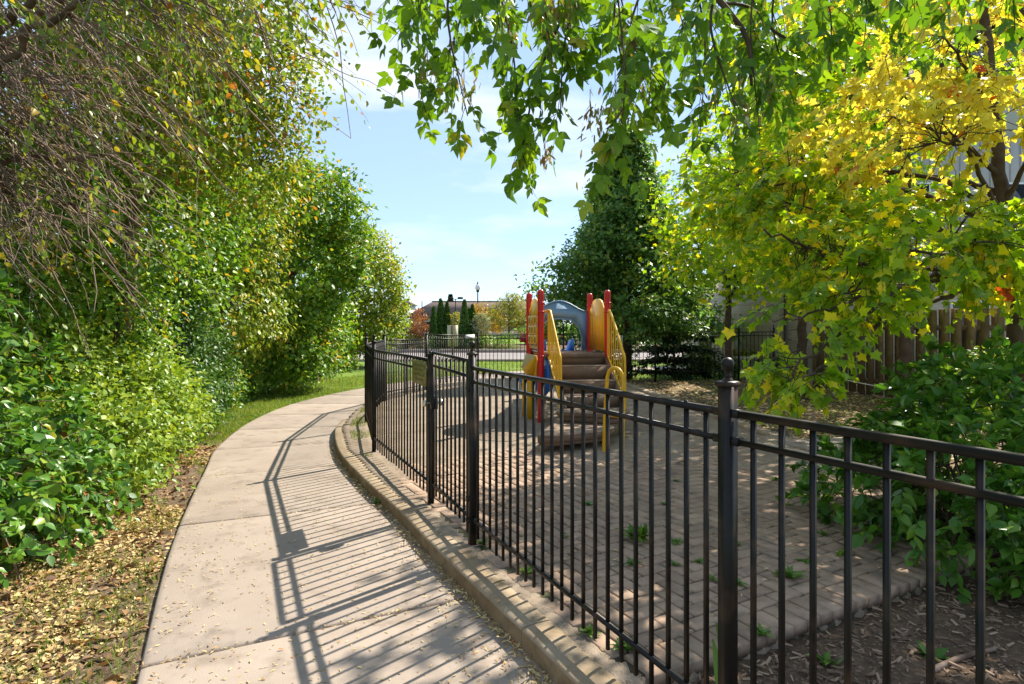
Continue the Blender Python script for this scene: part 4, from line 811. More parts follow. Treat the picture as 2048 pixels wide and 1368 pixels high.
# planter with flowers
b = np.array([6.95, 18.2, .02]); o = thing('stone_planter', 'round stone planter with yellow green flowers behind the rear fence', 'planter', tuple(b))
MB().lathe([(.46, -.1), (.50, .02), (.50, .42), (.56, .44), (.58, .50), (.56, .55), (.48, .55), (.46, .50)], b, 24).build('bowl', M_stone, o)
MB().lathe([(.44, .44), (.46, .5)], b, 20).build('earth', M_mulch, o)
n = 900; th = rng.random(n) * 2 * np.pi; rr = np.sqrt(rng.random(n)) * .45; p = b + np.stack([rr * np.cos(th), rr * np.sin(th), .5 + .22 * rng.random(n) * (1.2 - rr)], -1); mb = MB(); put_leaves(mb, T_FAR, p, orient(np.tile([0, 0, 1.], (n, 1)), n), .07 * rng.uniform(.6, 1.2, n)); mb.build('flowers', L_yelg, o, attr=True, kind='stuff')
MB().bbox((6.25, 19.5, .65), (.18, .18, .75), b=.03).build('stone_pillar', M_stone) ; tag(bpy.data.objects['stone_pillar'], 'square pale stone pillar behind the planter', 'pillar')
shrub('low_shrub', 'low dark shrub at the left foot of the stone planter', (6.2, 17.4, 0), [(6.2, 17.4, .2, .45, .4, .4)], L_dark, .07, nclump=120, per=12, spread=.07)
shrub('low_shrub', 'low dark shrub at the right foot of the stone planter', (7.5, 17.2, 0), [(7.55, 17.1, .2, .5, .4, .4)], L_dark, .07, nclump=120, per=12, spread=.07)
shrub('green_shrub', 'light green shrub behind the rear fence, left of the trunk', (5.9, 18.4, 0), [(5.75, 18.4, .45, .6, .6, .5)], L_bright, .07, nclump=150, per=12, spread=.08)
b = np.array([4.75, 17.6, -.05]); o = thing('juniper', 'dark spreading conifer behind the rear fence', 'conifer', tuple(b)); n = 5200
th = rng.random(n) * 2 * np.pi; t = rng.random(n); arm = np.floor(rng.random(n) * 16); th = arm / 16 * 2 * np.pi + rng.normal(0, .12, n); ri = t * 1.35 * (.75 + .4 * np.modf(arm * .618)[0]); zz = .15 + (arm % 4) * .34 + .25 * t - .35 * t * t
p = b + np.stack([ri * np.cos(th), ri * np.sin(th), zz + rng.normal(0, .05, n)], -1); out = np.stack([np.cos(th), np.sin(th), np.full(n, -.15)], -1)
mb = MB(); put_leaves(mb, T_FAR, p, frames(out + rng.normal(0, .45, (n, 3)), np.array([0, 0, 1.]) + rng.normal(0, .4, (n, 3))), .12 * rng.uniform(.6, 1.2, n)); mb.build('foliage', L_spruce, o, attr=True, kind='stuff'); MB().tube([b, b + [0, 0, 1.3]], [.07, .02], 8).build('trunk', M_bark, o)
for k, (x, y, lab) in enumerate(((2.1, 17.6, 'dark shrub behind the rear fence, beneath the linden on its left'), (3.0, 18.9, 'dark shrub behind the rear fence at the foot of the linden'))):
    shrub('dark_shrub', lab, (x, y, -.1), [(x, y, .35, .75, .6, .55), (x + .5, y + .2, .4, .5, .5, .6)], L_dark, .08, nclump=200, per=12, spread=.1)
shrub('dark_hedge', 'broad dark green shrub in the shade by the wooden fence', (8.6, 9.0, 0), [(7.2, 8.7, .62, .75, .7, .62), (8.2, 8.9, .75, .9, .8, .7), (9.3, 9.0, .8, .9, .8, .72), (7.7, 8.3, .45, .9, .5, .5)], L_hedge, .065, T_OVAL, nclump=1500, per=13, spread=.09)
# bright leafy shrub right behind the near fence
b = np.array([3.2, 4.2, -.05]); o = thing('leafy_shrub', 'glossy green leafy shrub leaning over the paving at the right edge', 'shrub', tuple(b))
bl = [(2.85, 3.75, .45, .62, .60, .55), (3.35, 4.3, .62, .8, .75, .62), (3.9, 4.9, .75, .8, .8, .62), (2.75, 4.65, .30, .45, .5, .38), (3.2, 3.3, .42, .65, .5, .5)]
c_, o_ = shell(bl, 900, .24); k = c_[:, 2] > .02; c_, o_ = c_[k], o_[k]
dr = unit(o_ * .75 + rng.normal(0, .35, c_.shape) + np.array([0, 0, .3])); pts, pos, Rm, sz = sprays(c_ - dr * .1, dr, rng.uniform(.14, .3, len(c_)), 10, .095, .35, .25, .7, .7)
kk = pos[:, 2] > -.02; split_leaves('leaf', T_OVAL, ovalhi(.21, 7, -.2), pos[kk], Rm[kk], sz[kk] * 1.15, leafmat('leaf_glossy', [(0, g(.045, .14, .016)), (.6, g(.10, .25, .026)), (1, g(.20, .35, .04))], .42, .32), o, 300)
mb = MB(); vtubes(mb, pts, np.linspace(1, .4, 5)[None] * .0032 * np.ones((len(pts), 1)), 3); a = b + rng.normal(0, .2, (70, 3)) * [1, 1, 0]; vtubes(mb, curve3(a, c_[rng.permutation(len(c_))[:70]], .1, 6, .02), np.linspace(1, .3, 6)[None] * .009 * np.ones((70, 1)), 4); mb.build('stem', M_twigd, o)

# ------------------------------------------------------------------ right hand trees
# linden behind the rear fence: a cone of leaf clumps on tiers of limbs
b = np.array([3.45, 18.0, -.15]); o = thing('linden_tree', 'tall cone shaped green tree behind the play structure', 'tree', tuple(b)); cc, oo_ = [], []
for k in range(1150):
    t = rng.random() ** .9; th = rng.random() * 2 * np.pi; rmax = 3.6 * (1 - t) ** 1.15 + .15; lob = .76 + .34 * math.sin(th * 5 + t * 19) * math.sin(t * 31 + th * 2); r_ = rmax * lob * (1 - .45 * rng.random() ** 1.7)
    cc.append(b + [r_ * math.cos(th), r_ * math.sin(th), 1.25 + t * 6.1 - .10 * r_ + .12 * r_ * (1 - t)]); oo_.append([math.cos(th), math.sin(th), .25])
cc, oo_ = np.array(cc), unit(np.array(oo_)); i = np.repeat(np.arange(len(cc)), 52); p = cc[i] + rng.normal(0, 1, (len(i), 3)) * np.array([.19, .19, .14]); n = len(p)
mb = MB(); put_leaves(mb, T_FAR, p, orient(oo_[i], n, .5, .8, .45), .15 * rng.uniform(.6, 1.2, n)); mb.build('crown', L_linden, o, attr=True, kind='stuff')
grow_wood(o, b, [b - [0, 0, .1], b + [.02, 0, 2], b + [0, .03, 4.3], b + [0, 0, 7.0]], .13, [cc[k] for k in rng.permutation(len(cc))[:26]], M_twigd, cc[rng.permutation(len(cc))[:200]], .008, .05, sag=-.05)
GA = 'maples along the earth bank'
tree('maple_tree', 'slim green maple in front of the rear fence, left of the planter', 'tree', (5.05, 14.0, -.05), [(5.2, 14.0, 4.3, 1.9, 1.7, 1.5), (4.2, 13.4, 3.2, 1.1, 1.1, .8), (6.1, 13.6, 3.1, 1.3, 1.2, .8), (5.2, 13.9, 5.6, 1.3, 1.3, 1.1), (5.0, 13.0, 2.55, 1.2, .8, .45)], L_maple, .125, T_MAPLE, nclump=520, per=13, spread=.22, trunk_h=2.2, r0=.085, group=GA, hole=.25, twigs=220, bark=M_twigd)
tree('maple_tree', 'green maple with forked trunk before the brick wall', 'tree', (5.85, 12.1, -.05), [(5.6, 11.6, 4.2, 1.9, 1.7, 1.5), (4.1, 10.2, 3.3, 1.15, 1.1, .9), (3.3, 9.2, 3.0, .75, .8, .7), (6.6, 10.8, 3.2, 1.4, 1.3, 1.0), (5.2, 11.0, 2.6, 1.0, .9, .5), (5.8, 11.6, 5.8, 1.5, 1.4, 1.1)], L_maple, .12, T_MAPLE, nclump=620, per=13, spread=.21, trunk_h=2.0, r0=.10, group=GA, hole=.25, twigs=240, bark=M_twigd)
tree('maple_tree', 'tall green maple at the back beside the house', 'tree', (8.4, 15.6, -.05), [(8.2, 15.4, 5.0, 2.2, 1.8, 2.0), (6.9, 15.0, 4.0, 1.5, 1.3, 1.2), (8.6, 15.2, 7.0, 1.8, 1.6, 1.4), (7.4, 15.0, 6.2, 1.5, 1.3, 1.2)], L_maple, .14, T_MAPLE, nclump=420, per=13, spread=.26, trunk_h=2.6, r0=.12, group=GA, twigs=160, bark=M_twigd)
tree('maple_tree', 'broad green maple standing by the dark shrub, its crown shading the paving', 'tree', (6.3, 9.6, -.05), [(4.5, 8.9, 5.3, 1.3, 1.2, .9), (5.6, 9.4, 4.8, 1.5, 1.3, 1.1), (4.2, 8.3, 3.9, .8, .8, .6), (6.6, 9.8, 5.6, 1.5, 1.4, 1.1), (5.3, 9.4, 6.3, 1.3, 1.2, .8), (3.7, 8.0, 4.9, .8, .8, .6)], L_maple, .12, T_MAPLE, nclump=560, per=13, spread=.21, trunk_h=2.2, r0=.11, group=GA, hole=.2, twigs=200, bark=M_twigd)
# the near maple: yellow above, green below, its limbs reaching over the fence
b = np.array([5.0, 5.9, -.05]); o = thing('yellow_maple', 'near maple with yellow upper leaves and a low green branch over the paving', 'tree', tuple(b))
gb2 = [(3.2, 5.2, 2.15, 1.05, 1.0, .5), (2.9, 6.2, 2.75, .75, .8, .5), (2.15, 4.45, 1.55, .42, .45, .35), (1.95, 4.15, 1.18, .30, .3, .20), (2.6, 4.7, 1.75, .55, .5, .35), (3.9, 5.3, 2.25, 1.1, 1.0, .55), (2.8, 7.2, 3.1, .75, .8, .5), (3.2, 4.4, 2.1, .7, .6, .4), (4.6, 4.9, 2.3, .8, .7, .4)]
yb2 = [(3.65, 5.75, 3.5, 1.0, .9, .55), (4.5, 5.9, 4.2, 1.3, 1.1, .8), (3.4, 6.5, 3.2, .7, .7, .42), (4.3, 6.3, 5.4, 1.4, 1.2, .8), (4.1, 5.0, 2.05, .5, .5, .22), (4.5, 5.0, 3.3, .9, .8, .55), (3.5, 4.9, 3.0, 1.0, .7, .42), (3.6, 5.0, 3.9, .8, .7, .4)]
def maple_sprays(bl, n, L, nobj, nm, kl=9):
    c, ou = shell(bl, n, .36); kh = vnoise(c, 1.5) * .6 + vnoise(c + 9, 3.1) * .4 > .40; c, ou = c[kh], ou[kh]; d = unit(ou * .6 + rng.normal(0, .45, c.shape) + np.array([-.15, -.1, -.12])); pts, pos, Rm, sz = sprays(c - d * .12, d, rng.uniform(.18, .42, len(c)), kl, .098, .3, .55, .8, .75)
    kk = pos[:, 2] > .75; split_leaves('leaf', T_MAPLE, T_MAPLE_HI, pos[kk], Rm[kk], sz[kk], L, o, nobj, nm); return c, pts
c1, p1 = maple_sprays(gb2, 1500, L_maple, 180, 'green_foliage'); c2, p2 = maple_sprays(yb2, 1050, L_mapley, 120, 'yellow_foliage')
mb = MB(); ap = np.concatenate([p1, p2]); vtubes(mb, ap, np.linspace(1, .4, 5)[None] * .0035 * np.ones((len(ap), 1)), 3); mb.build('leaf_twigs', M_twigd, o, kind='stuff')
limbs_ = [bb[:3] for bb in gb2 + yb2] + [(2.1, 5.0, 2.3), (2.5, 6.6, 3.0), (2.8, 7.4, 3.4), (1.9, 4.0, 1.1), (3.0, 7.0, 4.2)]
call = np.concatenate([c1, c2]); grow_wood(o, b, [b - [0, 0, .1], b + [-.05, -.05, 1.1], b + [-.2, -.1, 2.2], b + [-.3, 0, 4.0], b + [-.35, .1, 5.8]], .085, limbs_, M_twigd, call[rng.permutation(len(call))[:520]], .0055, .030, sag=.22)
# box elder: hanging branches across the top of the view, trunk behind the viewer's right shoulder
b = np.array([3.6, -.9, -.05]); o = thing('box_elder', 'overhanging box elder with drooping leafy twigs and seed bunches overhead', 'tree', tuple(b))
tips = [(835, -60, 2.9, 838, 255), (905, -80, 2.7, 935, 290), (985, -70, 2.6, 1040, 300), (940, -60, 3.1, 880, 200), (1010, -60, 2.4, 1000, 120), (1090, -60, 2.5, 1100, 190), (1160, -40, 2.6, 1040, 375), (1165, -60, 2.5, 1120, 300), (1230, -60, 2.4, 1225, 385), (1230, -50, 2.8, 1290, 260), (1300, -60, 2.6, 1330, 240),
        (1385, -60, 2.7, 1400, 330), (1440, -50, 2.4, 1470, 270), (1510, -40, 2.6, 1520, 330), (1560, -60, 2.8, 1590, 270), (1620, -60, 2.6, 1660, 180), (1700, -60, 2.7, 1730, 130), (1500, -60, 3.0, 1440, 180), (1340, -60, 3.0, 1370, 120), (1780, -70, 2.6, 1830, 80), (1900, -80, 2.7, 1930, 90), (1990, -80, 2.5, 2030, 120), (1060, -70, 3.0, 1060, 90), (1200, -70, 3.0, 1180, 110), (870, -70, 2.5, 860, 90)]
hang = []
for u0, v0, d, u1, v1 in [(a, b, c, e, f - 58) for a, b, c, e, f in tips]: hang.append((P(u0, v0, d + .05), P(u1, v1, d + rng.normal(0, .06))))
ha = np.array([h[0] for h in hang]); hb = np.array([h[1] for h in hang]); tw = []
for a, q in zip(ha, hb):
    m_ = (a + q) / 2 + rng.normal(0, .05, 3) + np.array([0, 0, .05]); tw.append(spline([a, m_, q], 9))
tw = np.array(tw); mb = MB(); vtubes(mb, tw, np.linspace(1, .3, 9)[None] * rng.uniform(.005, .009, (len(tw), 1)), 5)
org, dr, ln = [], [], []
for c in tw:
    L0 = np.linalg.norm(c[-1] - c[0]); m_ = max(4, int(L0 / .085))
    for k in range(m_):
        f = (k + .6) / m_ * 8; i = min(int(f), 7); q = c[i] + (c[i + 1] - c[i]) * (f - i); org.append(q); dd_ = unit(c[min(i + 1, 8)] - c[i]) * .35 + rng.normal(0, .5, 3) * [1, .8, .25] + [0, 0, -.45]; dr.append(unit(dd_)); ln.append(rng.uniform(.1, .24))
org, dr, ln = np.array(org), np.array(dr), np.array(ln); pts, pos, Rm, sz = sprays(org, dr, ln, 5, .13, .3, .75, .7, .25)
# deeper, denser canopy above the frame and at the upper right
up_b = [tuple(P(1480, 30, 3.6)) + (.55, .5, .38), tuple(P(1600, 20, 3.9)) + (.35, .4, .35), tuple(P(1250, -120, 3.2)) + (.9, .6, .3), tuple(P(950, -150, 3.0)) + (.6, .5, .25), tuple(P(1750, -130, 3.4)) + (.7, .6, .25), tuple(P(1520, 190, 4.2)) + (.3, .4, .42), (1.6, 1.5, 3.9, 1.6, 1.3, .6), (2.6, .4, 4.4, 1.5, 1.3, .9)]
c3, o3 = shell(up_b, 640, .4); pts2, pos2, Rm2, sz2 = sprays(c3, unit(o3 * .4 + rng.normal(0, .5, c3.shape) + [0, 0, -.35]), rng.uniform(.15, .3, len(c3)), 5, .13, .3, .7, .7, .3)
split_leaves('leaf', T_ELDER, T_ELDER, np.concatenate([pos, pos2]), np.concatenate([Rm, Rm2]), np.concatenate([sz, sz2]), L_elder, o, 300)
vtubes(mb, pts, np.linspace(1, .4, 5)[None] * .0022 * np.ones((len(pts), 1)), 3); vtubes(mb, pts2, np.linspace(1, .4, 5)[None] * .003 * np.ones((len(pts2), 1)), 3); mb.build('twigs', M_twigd, o, kind='stuff')
hub = np.array([2.4, .9, 3.9])
for tg in (P(1430, -20, 2.6), P(1230, -60, 2.6), P(930, -70, 2.75), P(1620, -40, 2.8), P(1900, -60, 2.7), P(1060, -80, 2.7)):
    c = resample(spline([hub, (hub + tg) / 2 + [0, 0, .35], tg + [0, 0, .1], tg], 20), .1); MB().tube(c, np.linspace(.05, .009, len(c)), 7).build('limb', M_twigd, o, smooth=True)
cq = resample(spline([P(1400, -40, 2.6), P(1455, 20, 2.6), P(1495, 80, 2.62), P(1503, 170, 2.6)], 20), .04); MB().tube(cq, np.linspace(.016, .007, len(cq)), 7).build('limb', M_twigd, o, smooth=True)
MB().tube(resample(spline([P(1440, 5, 2.62), P(1500, 15, 2.7), P(1545, 60, 2.75), P(1570, 75, 2.8)], 20), .04), .007, 6).build('limb', M_twigd, o, smooth=True)
MB().tube(spline([b, b + [-.1, .3, 1.6], b + [-.6, .9, 3.0], hub], 16), np.linspace(.16, .06, 16), 12).build('trunk', M_bark, o, smooth=True)
for u, v, d, s_ in ((928, 165, 2.7, 1), (855, 130, 2.8, .7), (1090, 20, 2.5, 1.1), (1130, 30, 2.55, 1), (1150, 85, 2.6, .6), (1230, 215, 2.45, 1.1), (1200, 300, 2.45, 1.2), (1262, 60, 2.6, .8), (1480, 210, 2.45, 1.2), (1290, 160, 2.6, 1), (1015, 75, 2.6, .7), (1090, 315, 2.55, .6), (1180, 225, 2.5, .7), (1430, 190, 2.7, .8), (1540, 190, 2.6, .9), (1330, 185, 2.8, .8)):
    c = P(u, v, d); n = int(46 * s_); p = c + rng.normal(0, 1, (n, 3)) * np.array([.03, .03, .05]) * s_; m1 = MB(); dn = unit(rng.normal(0, .35, (n, 3)) + [0, 0, -1.0]); put_leaves(m1, T_KEY, p, frames(dn, rng.normal(0, 1, (n, 3))), .038 * rng.uniform(.8, 1.2, n)); m1.tube([c + [0, 0, .14 * s_], c + [0, 0, -.05]], .0018, 3); m1.build('seed_bunch', L_key, o, attr=True, kind='stuff')

# ------------------------------------------------------------------ left hand trees and shrubs
GL = 'trees along the left of the path'
def keep_left(p): return (p[:, 0] < left_edge(p[:, 1]) - .02) | (p[:, 2] > 1.9)
tree('hedge_tree', 'dense leafy tree behind the tangle of bare twigs', 'tree', (-6.2, 5.6, -.1), [(-6.0, 5.2, 2.6, 1.5, 1.7, 1.6), (-5.8, 6.6, 4.6, 1.6, 1.7, 1.7), (-6.0, 4.0, 4.6, 1.5, 1.6, 1.6), (-5.2, 7.0, 2.4, 1.3, 1.3, 1.4), (-6.2, 5.4, 6.6, 1.9, 2.0, 1.5)], L_hedge, .095, T_OVAL, nclump=1500, per=20, spread=.15, trunk_h=2, r0=.14, group=GL, twigs=200)
tree('hedge_tree', 'tall green tree rising above the dark shrubs, middle of the left side', 'tree', (-5.9, 9.2, -.1), [(-5.6, 9.0, 2.6, 1.35, 1.5, 1.5), (-5.4, 8.6, 4.3, 1.3, 1.4, 1.4), (-5.7, 9.6, 5.9, 1.4, 1.4, 1.2), (-5.2, 10.2, 3.4, 1.0, 1.1, 1.1)], L_hedge, .10, T_OVAL, nclump=1200, per=20, spread=.14, trunk_h=2, r0=.13, group=GL, twigs=160)
tree('vine_covered_tree', 'pale green vine draped tree leaning to the path', 'tree', (-5.9, 11.8, -.1), [(-5.5, 11.6, 2.0, 1.0, 1.2, 1.4), (-5.3, 11.8, 3.3, .95, 1.1, 1.0), (-5.4, 12.6, 1.7, .7, .8, 1.0), (-5.6, 11.2, 4.3, 1.0, 1.1, .9)], L_vine, .095, T_OVAL, nclump=850, per=18, spread=.14, trunk_h=1.6, r0=.11, group=GL, twigs=80, droop=.8)
tree('hedge_tree', 'green tree with ragged right edge against the sky', 'tree', (-5.4, 14.6, -.15), [(-5.1, 14.4, 2.9, 1.5, 1.5, 1.6), (-4.8, 14.2, 4.3, 1.35, 1.35, 1.1), (-5.2, 15.0, 1.4, 1.3, 1.2, 1.1), (-4.2, 14.6, 3.2, .8, .9, .9), (-5.1, 13.9, .9, .8, .8, .9)], L_hedge, .13, T_FAR, nclump=1000, per=24, spread=.16, trunk_h=1.8, r0=.12, group=GL, twigs=140)
tree('hedge_tree', 'farthest round olive tree at the end of the left row', 'tree', (-6.0, 21.5, -.15), [(-5.7, 21.5, 2.5, 1.8, 1.8, 1.9), (-4.9, 21.2, 3.0, 1.2, 1.3, 1.2), (-5.4, 21.0, 1.2, 1.3, 1.2, 1.0), (-4.7, 21.4, 1.9, .9, 1, 1.0), (-5.5, 21.5, 4.1, 1.2, 1.2, .9)], L_vine, .14, T_FAR, nclump=950, per=24, spread=.18, trunk_h=1.6, r0=.14, group=GL, twigs=140)
tree('hedge_tree', 'green tree filling the row behind the vine draped tree', 'tree', (-7.4, 17.5, -.15), [(-7.0, 17.5, 2.8, 1.9, 1.9, 2.2), (-6.4, 16.6, 4.4, 1.6, 1.6, 1.4), (-6.6, 18.6, 2.0, 1.4, 1.4, 1.6)], L_hedge, .12, T_FAR, nclump=600, per=22, spread=.22, trunk_h=1.6, r0=.14, group=GL, twigs=60)
tree('hedge_tree', 'big leafy tree at the back of the left row, mostly hidden', 'tree', (-8.6, 9.0, -.1), [(-8.2, 8.5, 3.4, 2.0, 2.2, 2.6), (-8.2, 11.5, 3.6, 2.0, 2.0, 2.6), (-8.0, 5.5, 4.0, 2.0, 2.0, 2.8), (-8, 8.5, 6.8, 2.4, 2.4, 1.6)], L_dark, .13, T_FAR, nclump=800, per=20, spread=.26, trunk_h=2, r0=.18, group=GL, twigs=60)
q_ = lambda u, v, d, r, rz: tuple(P(u, v, d)) + (r, r, rz)
tree('hedge_tree', 'yellow green tree with turning leaves behind the drooping twigs', 'tree', (-5.0, 7.4, -.1), [q_(450, 60, 6.6, .85, .9), q_(380, 230, 6.8, 1.0, .8), q_(540, 170, 7.0, .65, .6), q_(300, 40, 6.6, 1.1, 1.0), q_(520, 330, 7.4, .7, .6)], L_autumn, .07, T_OVAL, nclump=1300, per=16, spread=.15, trunk_h=2.2, r0=.11, group=GL, twigs=260, lean=(.6, -.3), bark=M_twig)
GS = 'shrubs along the left of the path'
shrub('hedge_shrub', 'bright pale green shrub spilling to the path edge', (-4.0, 5.7, -.15), [(-3.85, 5.3, .42, .72, .8, .62), (-4.15, 6.3, .55, .75, .8, .75), (-4.5, 5.6, .95, .7, .9, .7), (-4.35, 7.2, .5, .6, .7, .65)], L_bright, .062, T_OVAL, nclump=1500, per=17, spread=.10, group=GS, keep=keep_left)
shrub('hedge_shrub', 'dark glossy shrub between the pale shrub and the lawn strip', (-4.9, 8.6, -.15), [(-4.8, 8.3, .55, .75, .8, .75), (-5.1, 9.4, .75, .75, .9, .95), (-5.2, 8.6, 1.5, .8, .9, .8)], L_dark, .062, T_OVAL, nclump=1000, per=17, spread=.10, group=GS, keep=keep_left)
shrub('hedge_shrub', 'deep green shrub beside the lawn strip below the vine draped tree', (-5.5, 11.2, -.15), [(-5.6, 11.0, .5, .55, .8, .65), (-5.9, 12.4, .5, .55, .8, .7), (-6.0, 13.6, .5, .55, .8, .7)], L_hedge, .07, T_OVAL, nclump=800, per=16, spread=.10, group=GS)
shrub('hedge_shrub', 'small mixed green shrub at the far end of the lawn strip', (-5.3, 16.2, -.15), [(-5.8, 16.0, .5, .6, .9, .75), (-5.7, 17.6, .5, .6, .8, .8), (-5.6, 19.2, .45, .6, .8, .7)], L_hedge, .09, T_FAR, nclump=560, per=16, spread=.11, group=GS)
shrub('hedge_shrub', 'tall dark leafy shrub under the twigs, behind the pale shrub', (-5.4, 7.1, -.15), [(-5.0, 7.0, 1.6, .95, .9, .95), (-6.0, 7.4, 2.0, 1.2, 1.0, 1.4), (-5.2, 6.3, 2.3, .8, .8, .7), (-6.4, 6.6, 1.2, 1.1, 1.0, 1.2), (-4.7, 5.2, 1.9, .6, .7, .6)], L_hedge, .07, T_OVAL, nclump=1300, per=18, spread=.13, group=GS, nstem=20)
# near shrub with large oval leaves
b = np.array([-3.7, 3.6, -.15]); o = thing('broadleaf_shrub', 'shrub with large oval leaves in the left foreground', 'shrub', tuple(b), GS)
bl = [(-3.45, 3.55, .45, .72, .75, .62), (-3.65, 3.1, 1.0, .75, .8, .6), (-3.85, 4.2, .85, .7, .75, .7), (-3.9, 3.4, 1.55, .85, .9, .45), (-3.5, 4.5, .35, .5, .55, .5), (-3.2, 2.9, .35, .45, .5, .42)]
c_, o_ = shell(bl, 1250, .26, lambda p: (p[:, 0] < left_edge(p[:, 1]) - .25) & (p[:, 2] > -.08)); dr = unit(o_ * .7 + rng.normal(0, .35, c_.shape) + [0.1, -.05, .05]); pts, pos, Rm, sz = sprays(c_ - dr * .12, dr, rng.uniform(.15, .36, len(c_)), 9, .092, .35, .35, .7, .6)
kk = pos[:, 2] > -.12; split_leaves('leaf', T_OVAL, ovalhi(.34, 7, -.1), pos[kk], Rm[kk], sz[kk], L_oval, o, 300)
mb = MB(); vtubes(mb, pts, np.linspace(1, .4, 5)[None] * .0028 * np.ones((len(pts), 1)), 3); a = b + rng.normal(0, .25, (110, 3)) * [1, 1, 0]; vtubes(mb, curve3(a, c_[rng.permutation(len(c_))[:110]], .15, 6, .03), np.linspace(1, .3, 6)[None] * .008 * np.ones((110, 1)), 4); mb.build('stem', M_twig, o)
# tree with a curtain of bare drooping twigs
b = np.array([-4.7, 4.3, -.15]); o = thing('twiggy_tree', 'tree with a tangle of bare brown drooping twigs and sparse turning leaves', 'tree', tuple(b), GL)
hubp = np.array([-4.55, 4.3, 2.3]); att = []
for tg, r_ in (((-3.6, 4.0, 4.2), .05), ((-2.6, 3.9, 4.4), .05), ((-1.7, 3.7, 4.2), .045), ((-3.9, 4.6, 3.1), .045), ((-3.0, 4.4, 2.75), .04), ((-4.6, 3.6, 4.0), .06), ((-2.4, 4.8, 4.6), .045), ((-3.4, 3.3, 3.9), .04), ((-1.1, 3.5, 3.9), .035), ((-3.4, 5.2, 3.6), .04), ((-4.3, 3.2, 2.9), .04), ((-3.6, 4.9, 2.5), .03)):
    tg = np.array(tg); c = resample(spline([hubp, hubp * .55 + tg * .45 + [0, 0, .5 if tg[2] > 3 else .15], tg], 24), .08); c[2:-1] += rng.normal(0, .018, (len(c) - 3, 3)); MB().tube(c, np.linspace(r_, .010, len(c)), 7).build('limb', M_bark, o, smooth=True); att.append(c[len(c) // 5:])
MB().tube(spline([b, b + [.05, .05, 1.2], hubp], 14), np.linspace(.13, .075, 14), 10).build('trunk', M_bark, o, smooth=True)
att = np.concatenate(att); n = 520; st = att[rng.integers(0, len(att), n)]; d = unit(np.stack([rng.normal(.85, .28, n), rng.normal(-.05, .4, n), rng.normal(-.55, .4, n)], -1)); ln = rng.uniform(.5, 1.3, n); t = np.linspace(0, 1, 9)
tp = st[:, None] + d[:, None] * (ln[:, None] * t)[..., None]; tp[..., 2] -= (.12 * ln)[:, None] * t ** 2; tp[:, 1:] += np.cumsum(rng.normal(0, .013, (n, 8, 3)), 1)
ue = 1024 + tp[:, -1, 0] / tp[:, -1, 1] * FPX; ve = HOR - (tp[:, -1, 2] - CAMZ) / tp[:, -1, 1] * FPX; ok = (tp[:, -1, 2] > .9) & ((tp[:, -1, 0] < -1.75) | ((tp[:, -1, 0] < -.75) & (tp[:, -1, 2] > 2.5) & (rng.random(n) < .9))); tp, ln = tp[ok], ln[ok]; n = len(tp); mb = MB(); vtubes(mb, tp, np.linspace(1, .35, 9)[None] * rng.uniform(.0045, .0115, (n, 1)), 4)
m2 = n * 3; si = rng.integers(0, n, m2); sk = rng.integers(2, 9, m2); sp_ = tp[si, sk]; sdir = unit(unit(tp[si, -1] - tp[si, 0]) * .8 + rng.normal(0, .5, (m2, 3)) + [.15, 0, -.1]); sl = rng.uniform(.12, .5, m2); t = np.linspace(0, 1, 5)
stp = sp_[:, None] + sdir[:, None] * (sl[:, None] * t)[..., None]; stp[..., 2] -= (.2 * sl)[:, None] * t ** 2; stp[:, 1:] += np.cumsum(rng.normal(0, .008, (m2, 4, 3)), 1); vtubes(mb, stp, np.linspace(1, .45, 5)[None] * rng.uniform(.0022, .0042, (m2, 1)), 3); mb.build('twigs', M_twig, o, kind='stuff')
# leaves: thick towards the right tips, sparse on the bare side
ends = stp[:, -1]; uu = 1024 + ends[:, 0] / ends[:, 1] * FPX; vv = HOR - (ends[:, 2] - CAMZ) / ends[:, 1] * FPX
pr_ = np.clip((ends[:, 0] + 3.1) / 1.3, .24, 1); sel = rng.random(m2) < pr_; q = stp[sel]; dl = unit(q[:, -1] - q[:, 1]); ptsl, pos, Rm, sz = sprays(q[:, 1], dl, np.linalg.norm(q[:, -1] - q[:, 1], axis=1), 6, .062, .1, .45, .8, .5)
split_leaves('leaf', T_OVAL, ovalhi(.33, 6, -.12), pos, Rm, sz, L_autumn, o, 200)

# ------------------------------------------------------------------ fallen leaves, mulch, grass, weeds
def scatter(name, label, cat, pts, L, size, T, tilt=.3, zoff=.004):
    n = len(pts); mb = MB(); th = rng.random(n) * 2 * np.pi; d = np.stack([np.cos(th), np.sin(th), rng.normal(0, tilt * .4, n)], -1); nr = np.array([0, 0, 1.]) + rng.normal(0, tilt, (n, 3)) * [1, 1, 0]
    p = np.asarray(pts, float) + [0, 0, zoff]; put_leaves(mb, T, p, frames(d, nr), size * rng.uniform(.45, 1.25, n)); o = mb.build(name, L, None, attr=True, kind='stuff'); o['label'] = label; o['category'] = cat; return o
T_POD = tmpl([(0, 0, 0), (-.12, .3, .05), (-.13, .7, .05), (0, 1, .02), (.13, .7, .05), (.12, .3, .05)], [(0, 5, 1), (1, 5, 4), (1, 4, 2), (2, 4, 3)])
n = 38000; Y = rng.uniform(1.0, 8.5, n); X = left_edge(Y) - .03 - np.abs(rng.normal(0, .9, n)); k = fbm(X, Y, 1.9) + rng.normal(0, .06, n) > .465; X, Y = X[k], Y[k]
scatter('leaf_litter', 'dry yellow leaf litter on the soil left of the path', 'leaf litter', np.stack([X, Y, soil_z(X, Y) + .004], -1), L_litter, .036, T_OVAL, .5)
n = 1500; Y = rng.uniform(1.0, 8.0, n); X = left_edge(Y) - .02 - np.abs(rng.normal(0, .7, n))
